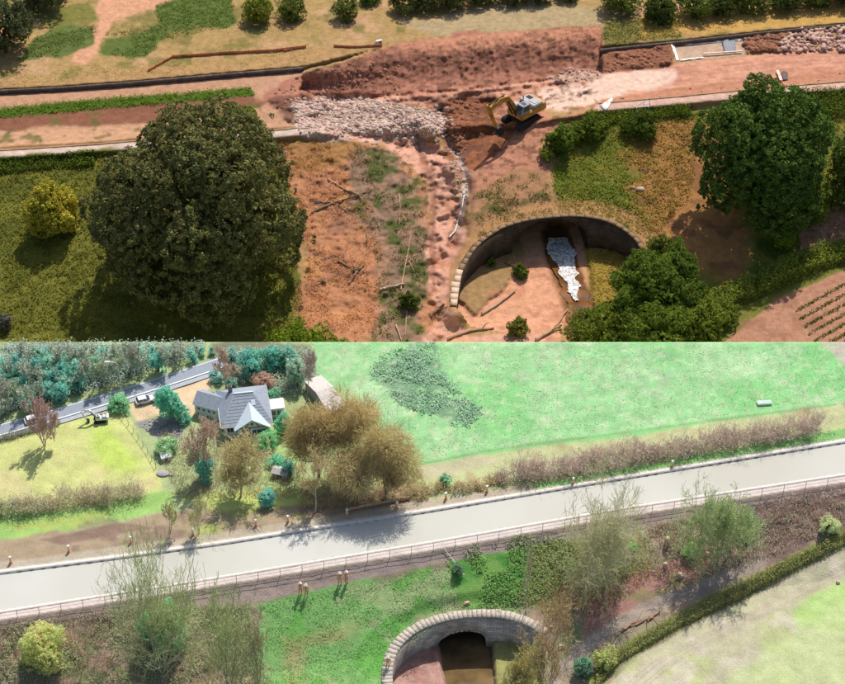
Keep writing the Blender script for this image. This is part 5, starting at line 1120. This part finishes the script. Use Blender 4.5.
# hedges
shrub_hedge(A, 'long purplish brown leafless hedge between field strip and canal grass', [(503, 480), (560, 474), (620, 464), (700, 450), (760, 440), (820, 430)], 7, 3.3, 46, (206, 186, 174), (176, 184, 150), 9000)
shrub_hedge(A, 'greenish brown hedge below the pale lawn', [(-70, 526), (0, 516), (60, 506), (110, 500), (140, 496)], 7, 2.8, 26, (198, 186, 160), (170, 192, 148), 7000)
shrub_hedge(A, 'low brown scrub between the willows and the field strip', [(405, 498), (440, 490), (505, 484)], 7, 1.6, 14, (196, 178, 140), (186, 188, 132), 2000)
stick_hedge(A, 'field_hedge', 'trimmed olive hedge along the edge of the pale crop field', [(596, 684), (620, 657), (680, 622), (740, 594), (800, 562), (845, 540), (915, 506)], 11, 1.3, 4000, (138, 128, 92), (150, 158, 88), 15000, 0.22, tilt=0.3)
stick_hedge(A, 'roadside_hedge', 'thin dark hedge between the lawn and the road', [(-70, 460), (0, 441), (60, 424)], 4, 0.9, 1200, (150, 146, 130), (136, 154, 118), 1500, 0.2)
def scrub(name, label_poly, n, hm, col, leafcol, nleaf, tiltv=0.5, r=0.026):
    x, y = in_poly(A, label_poly, n); p = A.G(x, y); m = len(p); d = R.normal(size=(m, 3)) * tiltv; d[:, 2] = 1; d /= np.linalg.norm(d, axis=1, keepdims=True)
    H = hm * R.uniform(0.3, 1.0, m) * (0.5 + vnoise(p[:, 0] * 0.4, p[:, 1] * 0.4, 5)); rr = np.full((m, 1), r); V, Fc = tube_mesh(np.hstack([p, p + d * H[:, None], rr, rr * .5]), 3)
    tag(mk(name, V, Fc, M_THIN, col=np.repeat(jit_col(C(*col) * TWIGK, m, 0.35), 6, 0)), kind='stuff')
    if nleaf: ground_cover(A, name + '_leaves', label_poly, nleaf, hm * 0.6, 0.22, leafcol, 4, 0.25, 0.6, 0.3, -0.2)
scrub('scrub', [(-70, 640), (0, 626), (130, 608), (250, 606), (236, 622), (266, 640), (244, 662), (276, 684), (252, 705), (268, 745), (-70, 745)], 13000, 1.3, (182, 164, 140), (150, 172, 112), 9000)
scrub('scrub', [(640, 528), (700, 515), (845, 484), (915, 474), (915, 505), (845, 522), (770, 556), (690, 585), (650, 575)], 9000, 1.0, (188, 162, 148), (160, 172, 122), 3500)
scrub('bracken', [(560, 560), (640, 540), (650, 580), (600, 615), (548, 640), (540, 600)], 5000, 0.9, (178, 148, 122), (160, 160, 100), 1200)
scrub('garden_scrub', [(160, 430), (190, 440), (260, 445), (300, 470), (300, 498), (180, 498), (165, 470)], 5000, 1.0, (184, 170, 146), (166, 176, 130), 900)
scrub('willow_scrub', [(300, 480), (420, 470), (430, 500), (340, 508), (300, 508)], 3500, 1.0, (190, 170, 130), (180, 176, 120), 500)
ground_cover(A, 'green_scrub', [(446, 556), (480, 543), (525, 535), (572, 540), (590, 570), (545, 598), (505, 608), (465, 612), (453, 590)], 4600, 0.55, 0.24, (136, 176, 92), 5, 0.25, 0.5, 0.2, -0.15, gain=1.3)
ground_cover(A, 'low_weeds', scrubp, 3400, 0.45, 0.3, (128, 152, 132), 5, 0.3, 0.6, 0.45, -0.1, gain=2.0)
ground_cover(A, 'bank_grass', gl, 9000, 0.14, 0.16, (140, 192, 104), 4, 0.25, 0.3, 0.4, -0.3, gain=1.25)
ground_cover(A, 'wall_ivy', [(455, 612), (500, 606), (530, 614), (500, 617), (470, 616)], 260, 0.5, 0.22, (120, 160, 92), 5, 0.25, 0.9)
ground_cover(A, 'field_grass', [(330, 346), (820, 346), (845, 370), (845, 400), (620, 430), (415, 462), (400, 440), (360, 400)], 7000, 0.08, 0.18, (176, 212, 160), 3, 0.3, 0.3, 0.3, -0.2, gain=1.6)
ground_cover(A, 'wood_understorey', [(-70, 346), (205, 346), (195, 358), (100, 388), (0, 416), (-70, 434)], 7000, 1.6, 0.3, (138, 160, 146), 5, 0.4, 0.9, 0.2, -0.3, gain=2.0)
ground_cover(A, 'garden_understorey', [(222, 352), (312, 348), (318, 372), (296, 398), (262, 388), (236, 384)], 1800, 1.2, 0.26, (150, 166, 140), 5, 0.35, 0.9, 0.25, -0.2, gain=1.8)
ground_cover(A, 'verge_grass', [(510, 490), (845, 430), (845, 438), (620, 476), (520, 496)], 1500, 0.25, 0.2, (130, 200, 96), 4, 0.25, 0.4)

# ------------------------------------------------------------------ canal fence, markers, people
xs = np.linspace(-70, 915, 46)
P_ = list(zip(xs, yline(NEARE, xs) + 9.0)); M_POST = mat('fence_timber', C(206, 182, 168), 0.85)
netting(A, 'long post and rail fence along the pale towpath', P_, 1.35, 46, None, 'towpath_fence', M_POST, rail=(1.3, 0.72), r=0.04)
netting(A, 'low orange brown site fence beneath the willows', [(347, 512), (365, 508), (392, 503), (410, 500)], 0.75, 8, mat('site_fence_panel', C(206, 164, 116), 0.8, var=0.15), 'site_fence')
netting(A, 'thin wire fence edging the lawn beside the garden', [(118, 412), (132, 430), (146, 450), (156, 468)], 1.0, 9, None, 'wire_fence', mat('grey_post', C(176, 172, 150), 0.9), rail=(0.9,), r=0.04)
M_CONE = mat('hi_vis_orange', C(250, 160, 80), 0.6, var=0.05); M_CW = mat('reflective_white', C(246, 244, 236), 0.5, var=0.03)
def marker(px, py, label, h=1.1, group=None):
    o = thing('marker_post', label, 'marker', A.G(px, py), group=group); cyl('base', 0.3, 0.1, (0, 0, 0.05), M_CONE, o, r2=0.26); cyl('stem', 0.2, h * 0.7, (0, 0, h * 0.4), M_CONE, o, r2=0.12); cyl('head', 0.2, h * 0.32, (0, 0, h * 0.88), M_CW, o, r2=0.16); cyl('band', 0.19, 0.14, (0, 0, h * 0.42), M_CW, o, r2=0.18)
for (x, y) in [(11, 563), (69, 552), (131, 543), (193, 535), (256, 526), (288, 522), (347, 515), (397, 508), (446, 499), (487, 492), (573, 484), (672, 467)]:
    marker(x, y, 'white topped orange marker post on the far canal bank path', 1.2, 'marker posts along the far bank')
for i, x in enumerate((452, 456, 460, 464)):
    o = thing('stake', 'short white stake in the row beside the small dark conifer', 'stake', A.G(x, 496 - i * 0.6), group='white stakes by the conifer'); cyl('shaft', 0.09, 0.9, (0, 0, 0.42), M_CW, o, seg=6); cyl('tip', 0.09, 0.15, (0, 0, 0.94), M_CW, o, seg=6, r2=0.02)
for i, x in enumerate(list(range(528, 660, 12)) + [698, 714, 745]):
    o = thing('stake', 'low pale stake in the grass strip under the long brown hedge', 'stake', A.G(x, yline(FARE, x) - 8), group='pale stakes on the canal grass'); cyl('shaft', 0.07, 0.8, (0, 0, 0.36), mat('pale_stake', C(222, 214, 150), 0.8), o, seg=6); cyl('tip', 0.07, 0.12, (0, 0, 0.82), mat('pale_stake', C(222, 214, 150), 0.8), o, seg=6, r2=0.02)
def skin_person(pose):
    v, e, r = [], [], []
    def add(p, rad, par=None):
        v.append(p); r.append(rad)
        if par is not None: e.append((par, len(v) - 1))
        return len(v) - 1
    pel = add((0, 0, 0.95), 0.15); ch = add((0, 0.0, 1.18), 0.15, pel); sh = add((0, 0, 1.42), 0.16, ch); nk = add((0, 0.0, 1.53), 0.06, sh); hd = add((0, -0.02, 1.66), 0.10, nk); add((0, -0.01, 1.76), 0.085, hd)
    for s in (-1, 1):
        hp = add((s * 0.1, 0, 0.88), 0.10, pel); kn = add((s * 0.12, -0.03 * (s > 0), 0.5), 0.07, hp); an = add((s * 0.13, 0.02, 0.1), 0.05, kn); add((s * 0.14, -0.15, 0.05), 0.045, an)
        so_ = add((s * 0.2, 0, 1.42), 0.075, sh); out = pose[0 if s < 0 else 1]
        el = add((s * (0.26 + out * 0.2), -0.05 * out, 1.15 + out * 0.1), 0.055, so_); wr = add((s * (0.28 + out * 0.3), -0.14 - 0.15 * out, 0.93 + out * 0.25), 0.042, el)
        pa = add((s * (0.28 + out * 0.34), -0.17 - 0.18 * out, 0.87 + out * 0.25), 0.04, wr)
        for f in range(4): add((s * (0.265 + out * 0.36 + f * 0.012), -0.155 - 0.2 * out - f * 0.018, 0.77 + out * 0.24 + abs(f - 1.5) * 0.008), 0.010, pa)
        add((s * (0.24 + out * 0.33), -0.2 - 0.18 * out, 0.83 + out * 0.25), 0.011, pa)
    me = bpy.data.meshes.new('body'); me.from_pydata(v, e, []); ob = bpy.data.objects.new('body', me); COL.objects.link(ob)
    md = ob.modifiers.new('skin', 'SKIN'); 
    for i, q in enumerate(me.skin_vertices[0].data): q.radius = (r[i], r[i] * 0.9); q.use_root = (i == 0)
    ob.modifiers.new('sub', 'SUBSURF').levels = 1
    dg = bpy.context.evaluated_depsgraph_get(); m2 = bpy.data.meshes.new_from_object(ob.evaluated_get(dg)); bpy.data.objects.remove(ob); m2.name = 'body'; return m2
M_TROU = mat('work_trousers', C(232, 160, 110), 0.8); M_HIVIS = mat('hi_vis_jacket', C(252, 190, 70), 0.7, var=0.06); M_WJ = mat('orange_jacket', C(252, 176, 96), 0.7, var=0.05); M_SKIN = mat('skin', C(214, 166, 140), 0.6)
def person(px, py, rz, pose, jacket, label):
    base = A.G(px, py); o = thing('person', label, 'person', base, rz); me = skin_person(pose); me.materials.clear(); me.materials.append(M_TROU); me.materials.append(jacket); me.materials.append(M_SKIN)
    for p in me.polygons:
        c = p.center; p.material_index = 2 if (c.z > 1.5 or (abs(c.x) > 0.22 and c.z < 0.97 and abs(c.x) > 0.235)) else (1 if c.z > 0.86 else 0)
    b = bpy.data.objects.new('body', me); COL.objects.link(b); b.parent = o
    bm = bmesh.new(); bmesh.ops.create_uvsphere(bm, u_segments=12, v_segments=8, radius=0.135)
    for w in bm.verts: w.co.z = max(w.co.z, -0.01)
    bmesh.ops.translate(bm, vec=(0, -0.02, 1.74), verts=bm.verts[:]); h = bm_obj('helmet', bm, M_CW, o, True); cyl('brim', 0.17, 0.02, (0, -0.05, 1.735), M_CW, h)
    box('reflective_band', (0.37, 0.30, 0.05), (0, 0, 1.12), M_CW, o, bev=0.02); o.scale = (1.3, 1.3, 1.3)
person(300.5, 594, 0.4, (0.9, 0.2), M_WJ, 'person in orange work clothes with one arm out, below the canal fence')
person(306.5, 596, -0.3, (0.1, 0.1), M_HIVIS, 'person in yellow hi-vis jacket beside the one with arm out')
person(340, 584, 0.2, (0.1, 0.2), M_WJ, 'upright person in orange work clothes at the top of the green bank')
person(346.5, 583, 0.8, (0.7, 0.3), M_WJ, 'person leaning with bent arm next to the upright one')
person(388, 668, 0.0, (0.1, 0.1), M_HIVIS, 'person in yellow hi-vis jacket standing at the end of the culvert wall')

# ------------------------------------------------------------------ house
M_WHW = mat('white_render', C(238, 236, 230), 0.9, var=0.05); M_SLATE = mat('grey_slate', C(158, 168, 182), 0.8, var=0.14, ns=2.5, bump=0.3); M_PALER = mat('pale_lead_roof', C(204, 220, 230), 0.6, var=0.05)
M_BEAM = mat('dark_timber', C(96, 84, 80), 0.8); M_BRICKC = mat('chimney_brick', C(150, 136, 132), 0.9)
def roof_mesh(name, pts, faces, m, parent):
    o = mk(name, pts, [f if len(f) == 4 else (*f, f[-1]) for f in faces], m, parent) if False else None
    me = bpy.data.meshes.new(name); me.from_pydata([tuple(map(float, p)) for p in pts], [], faces); me.materials.append(m); o = bpy.data.objects.new(name, me); COL.objects.link(o); o.parent = parent
    md = o.modifiers.new('thick', 'SOLIDIFY'); md.thickness = 0.12; md.offset = 1; return o
def win(parent, x, y, z, w, h, ry=0.0, depth=0.06, frame=True):
    rt = Matrix.Rotation(ry, 3, 'Z'); f = box('window', (w + 0.12, depth, h + 0.12), (x, y, z), M_WHITEP, parent, rot=rt)
    n_ = rt @ Vector((0, -0.025, 0)); box('pane', (w, depth, h), (x + n_.x, y + n_.y, z), M_GLASS, f, rot=rt)
    n2 = rt @ Vector((0, -0.05, 0)); box('glazing_bar', (0.04, depth, h), (x + n2.x, y + n2.y, z), M_WHITEP, f, rot=rt)
ho = thing('house', 'white timber framed house with grey slate roof and front gable', 'house', A.G(248, 437), 0.17)
box('wall', (6.8, 7.6, 2.4), (0, 4.2, 1.2), M_WHW, ho)
e = 2.35; rf = roof_mesh('roof', [(-3.8, 0.0, e), (3.8, 0.0, e), (3.8, 8.4, e), (-3.8, 8.4, e), (-1.3, 4.6, e + 2.3), (1.4, 4.6, e + 2.3)], [(0, 1, 5, 4), (1, 2, 5), (2, 3, 4, 5), (3, 0, 4)], M_SLATE, ho)
box('skylight', (0.6, 0.9, 0.08), (1.3, 3.0, e + 1.66), M_PALER, rf, rot=Matrix.Rotation(0.46, 3, 'X')); box('ridge_tile', (2.9, 0.25, 0.14), (0.05, 4.6, e + 2.42), M_PALER, rf)
ch = box('chimney', (0.6, 0.6, 1.7), (-1.8, 6.0, e + 2.0), M_BRICKC, rf)
for x in (-0.14, 0.14): cyl('chimney_pot', 0.1, 0.35, (-1.8 + x, 6.0, e + 3.0), M_BRICKC, ch)
box('gutter', (7.7, 0.12, 0.14), (0, -0.06, e - 0.02), M_WHITEP, rf); box('gutter', (0.12, 8.4, 0.14), (-3.86, 4.2, e - 0.02), M_WHITEP, rf)
for k in range(9): box('slate_course', (7.2 - k * 0.55, 0.05, 0.03), (0.0, 0.45 + k * 0.46, e + 0.36 + k * 0.23), M_BEAM if False else mat('slate_edge', C(128, 138, 152), 0.8), rf, rot=Matrix.Rotation(0.46, 3, 'X'))
gb = prism('gable', [(-2.3, 0), (-2.3, 2.3), (0, 3.9), (2.3, 2.3), (2.3, 0)], 1.2, M_WHW, ho, loc=(0.7, 0.0, 0))
roof_mesh('gable_roof', [(-1.9, -0.95, 2.15), (0.7, -0.95, 3.97), (3.3, -0.95, 2.15), (-1.9, 1.0, 2.15), (0.7, 3.4, 3.97), (3.3, 1.0, 2.15)], [(0, 1, 4, 3), (1, 2, 5, 4)], M_PALER, ho)
for (x, z, L, an) in [(0.7, 2.35, 4.4, 0), (0.7, 3.0, 0.12, 1.57), (-0.1, 2.75, 0.9, 0.9), (1.5, 2.75, 0.9, -0.9), (-0.7, 1.2, 2.2, 1.57), (0.35, 1.2, 2.2, 1.57), (2.9, 1.2, 2.2, 1.57), (-1.55, 1.2, 2.2, 1.57), (1.65, 0.5, 2.3, 0)]:
    box('timber', (L, 0.06, 0.11), (x, -0.625, z), M_BEAM, gb, rot=Matrix.Rotation(-an, 3, 'Y'))
for x in (1.0, 1.65, 2.3): win(gb, x, -0.63, 1.35, 0.45, 1.0)
win(ho, -2.5, 0.38, 1.45, 0.9, 0.8); win(gb, 0.7, -0.63, 3.05, 0.4, 0.4)
dr = prism('door', [(-0.45, 0.0), (-0.45, 1.5), (-0.3, 1.85), (0, 2.0), (0.3, 1.85), (0.45, 1.5), (0.45, 0)], 0.08, M_BEAM, ho, loc=(-0.25, -0.63, 0.0)); cyl('handle', 0.04, 0.06, (0.05, -0.7, 0.95), M_STEEL, dr, 'Y')
wg = box('wing', (4.4, 3.0, 2.0), (-4.6, 6.6, 1.0), M_WHW, ho, rot=Matrix.Rotation(-0.55, 3, 'Z'))
rt = Matrix.Rotation(-0.55, 3, 'Z'); q = [(-2.4, -1.75, 2.0), (2.6, -1.75, 2.0), (2.6, 1.75, 2.0), (-2.4, 1.75, 2.0), (-2.4, 0, 3.2), (2.6, 0, 3.2)]; q = [tuple(rt @ Vector(p) + Vector((-4.6, 6.6, 0))) for p in q]
roof_mesh('wing_roof', q, [(0, 1, 5, 4), (2, 3, 4, 5)], M_SLATE, ho); mk('wing_gable', [q[0], q[3], q[4], q[1], q[2], q[5]], [(0, 1, 2), (3, 5, 4)], M_WHW, ho)
for i in range(4):
    c = rt @ Vector((-1.5 + i * 0.85, -1.53, 0)) + Vector((-4.6, 6.6, 0)); win(wg, c.x, c.y, 1.3, 0.42, 0.42, -0.55)
an = box('annexe', (2.4, 1.9, 1.7), (4.6, 4.6, 0.85), M_WHW, ho); box('flat_roof', (2.8, 2.3, 0.16), (4.6, 4.6, 1.79), M_WHITEP, an); win(an, 4.3, 3.66, 0.9, 0.5, 0.8); win(an, 5.1, 3.66, 0.9, 0.5, 0.8)
def shed(label, px, py, w, d, h, rz, mw, mr, name='shed', pitch=0.5):
    o = thing(name, label, name.split('_')[-1], A.G(px, py, -0.05), rz); box('wall', (w, d, h), (0, 0, h / 2), mw, o)
    roof_mesh('roof', [(-w / 2 - .15, -d / 2 - .15, h), (w / 2 + .15, -d / 2 - .15, h), (w / 2 + .15, d / 2 + .15, h), (-w / 2 - .15, d / 2 + .15, h), (-w / 2 - .15, 0, h + pitch), (w / 2 + .15, 0, h + pitch)], [(0, 1, 5, 4), (2, 3, 4, 5)], mr, o)
    mk('gable_end', [(-w / 2, -d / 2, h), (-w / 2, d / 2, h), (-w / 2, 0, h + pitch * .9), (w / 2, -d / 2, h), (w / 2, d / 2, h), (w / 2, 0, h + pitch * .9)], [(0, 1, 2), (3, 4, 5)], mw, o)
    d_ = box('door', (w * 0.25, 0.06, h * 0.8), (0, -d / 2 - 0.03, h * 0.4), M_BEAM, o); cyl('handle', 0.03, 0.05, (w * 0.08, -d / 2 - 0.08, h * 0.4), M_STEEL, d_, 'Y')
shed('long pale roofed barn between the tall ivy tree and the willows', 325, 402, 2.6, 8.0, 1.6, 0.5, mat('barn_wall', C(180, 172, 160), 0.9), mat('barn_roof', C(216, 206, 196), 0.8, var=0.1), 'barn', 0.9)
shed('small grey roofed garden shed beside the dark conical evergreen', 281, 476, 2.2, 1.4, 1.0, -0.3, mat('shed_boards', C(176, 164, 150), 0.9), mat('shed_felt', C(186, 180, 176), 0.9), 'shed', 0.35)
shed('tiny white shed at the foot of the green shrub mound', 166, 459, 1.3, 1.0, 0.8, 0.3, M_WHW, M_WHITEP, 'shed', 0.3)
# vehicles
def car(label, px, py, rz, k=0.68):
    o = thing('parked_car', label, 'car', A.G(px, py, 0.02), rz); o.scale = (k, k, k)
    b = prism('body', [(-2.1, 0.35), (-2.15, 0.75), (-1.95, 0.95), (-1.2, 1.0), (1.0, 0.95), (2.0, 0.8), (2.15, 0.6), (2.1, 0.3), (1.5, 0.25), (-1.5, 0.25)], 1.75, M_WHITEP, o, bev=0.07)
    c = prism('cabin', [(-1.9, 0.95), (-1.5, 1.45), (-0.2, 1.5), (0.4, 1.4), (1.15, 0.95)], 1.5, M_GLASS, o, bev=0.05); prism('roof', [(-1.55, 1.44), (-1.45, 1.5), (-0.2, 1.55), (0.35, 1.46), (0.3, 1.4)], 1.45, M_WHITEP, o, bev=0.02)
    for x in (-0.55, 0.35):
        for s in (-1, 1): box('pillar', (0.09, 0.05, 0.5), (x, s * 0.745, 1.2), M_WHITEP, c)
    for x in (-1.3, 1.35):
        for s in (-1, 1): w = cyl('wheel', 0.33, 0.22, (x, s * 0.8, 0.33), M_RUBBER, o, 'Y', 18); cyl('rim', 0.2, 0.02, (x, s * 0.915, 0.33), M_GREYP, w, 'Y')
    for s in (-1, 1): box('headlight', (0.08, 0.4, 0.14), (2.09, s * 0.6, 0.66), M_GLASS, o); box('tail_light', (0.06, 0.35, 0.16), (-2.11, s * 0.65, 0.75), mat('red_lens', C(190, 60, 50), 0.3), o); box('door_line', (0.9, 0.02, 0.02), (-0.1, s * 0.885, 0.85), M_STEEL, b); box('mirror', (0.12, 0.2, 0.12), (0.75, s * 0.95, 1.0), M_WHITEP, o)
car('white car parked on the gravel yard beside the tall teal conifer', 145, 402, 0.35)
car('white car parked under the white wing wall of the house', 205, 414, -0.45, 0.6)
car('white car driving on the road behind the reddish tree', 34, 421.5, 0.36, 0.66)
o = excavator('white mini digger with its arm stretched over the lawn edge', 100, 421, math.radians(188), 0.42, M_WHITEP, M_WHITEP, A, M_GREYP)
# street lamp
o = thing('street_lamp', 'tall grey street lamp on the verge of the road', 'street lamp', A.G(122, 396)); V, Fc = tube_mesh([[0, 0, -0.1, 0, 0, 1, .11, .1], [0, 0, 1, 0, 0, 6.2, .07, .06], [0, 0, 6.2, -0.4, 0, 6.65, .055, .05], [-0.4, 0, 6.65, -1.3, 0, 6.8, .05, .05]], 8); mk('column', V, Fc, mat('galvanised', C(214, 220, 222), 0.5, 0.2), o)
h = box('lamp_head', (0.8, 0.3, 0.16), (-1.55, 0, 6.82), M_WHITEP, o, bev=0.04); box('lens', (0.5, 0.22, 0.04), (-1.6, 0, 6.72), M_GLASS, h)
# odds and ends
o = thing('field_trough', 'pale rectangular trough lying at the edge of the green field', 'trough', A.G(764, 404), 0.1); box('tank', (2.2, 0.9, 0.4), (0, 0, 0.2), mat('pale_green_plastic', C(206, 226, 216), 0.6, var=0.05), o, bev=0.05); box('inner', (1.95, 0.65, 0.06), (0, 0, 0.395), mat('trough_water', C(190, 214, 206), 0.2), o)
o = thing('spoil_mound', 'low grey round mound on the lawn below the little white shed', 'mound', A.G(163, 474)); V = ICO_V * [1.3, 0.9, 0.55]; V[:, 2] = np.maximum(V[:, 2], -0.05)
md = mk('heap', V, ICO_F, mat('grey_spoil', C(178, 172, 176), 0.95, var=0.2), o, smooth=True); md.modifiers.new('s', 'SUBSURF').levels = 2; md.modifiers['s'].render_levels = 2; mk('stones', V * 0.3 + [1.2, -0.3, 0.1], ICO_F, mat('grey_spoil', C(178, 172, 176)), o)
M_SAND = mat('sandy_block', C(222, 186, 160), 0.9, var=0.15, ns=1.5)
for (px, py, s, rzz, lab) in [(667, 545, (0.8, 0.8, 1.7), 0.2, 'upright sandy stone block below the towpath'), (690, 553, (1.6, 0.9, 0.9), 0.5, 'wide sandy boulder before the bright green bush'), (706, 556, (1.0, 0.8, 0.7), 1.0, 'sandy orange boulder beside the budding tree'), (665, 567, (0.6, 0.6, 0.9), 0.1, 'small upright sandy stone on the bracken slope'), (680, 577, (0.9, 0.8, 0.8), 0.7, 'pale round boulder on the bracken slope'), (838, 583, (.6, .5, .4), 0, 'small sandy stone by the stony track end'), (561, 648, (0.9, 0.7, 0.6), 0.4, 'yellowish stone at the edge of the stony track'), (551, 629, (0.5, 0.3, 0.6), 0.2, 'small white stone beside the willow scrub'), (467, 604, (0.9, 0.5, 0.4), 0.3, 'sandy stone lying in the green scrub'), (484, 609, (0.6, 0.4, 0.25), 0.1, 'flat pale stone above the culvert wall')]:
    bm = bmesh.new(); bbox(bm, s, (0, 0, s[2] * 0.42), taper=0.8); bmesh.ops.bevel(bm, geom=bm.edges[:], offset=min(s) * 0.18, segments=2, affect='EDGES')
    for v in bm.verts: v.co += Vector(R.normal(size=3) * 0.03)
    o = bm_obj('stone_block', bm, M_SAND); o.location = tuple(A.G(px, py)); o.rotation_euler[2] = rzz; tag(o, lab, 'stone')
for (a, b, r, lab) in [((622, 632), (634, 622), 0.16, 'reddish log beside the stony track'), ((636, 626), (650, 617), 0.13, 'thin broken log next to the reddish one'), ((648, 621), (660, 612), 0.14, 'short dark log at the end of the log pile'), ((702, 552), (712, 548), 0.2, 'pale short trunk behind the sandy orange boulder')]:
    log(A, 'fallen_log', lab, [a, ((a[0] + b[0]) / 2, (a[1] + b[1]) / 2 + 0.5), b], r, (186, 130, 106), 2)
V, Fc = tube_mesh(tube_path(A, [(443, 549), (450, 558), (458, 568), (464, 577)], 0.05, 0.35), 5); tag(mk('guy_rope', V, Fc, M_CW), 'thin pale rope slanting down the bank to the dark bush', 'rope')
rock_mass(A, 'gravel', [(135, 424), (165, 414), (188, 420), (180, 440), (160, 440)], 260, 0.2, (176, 172, 166))
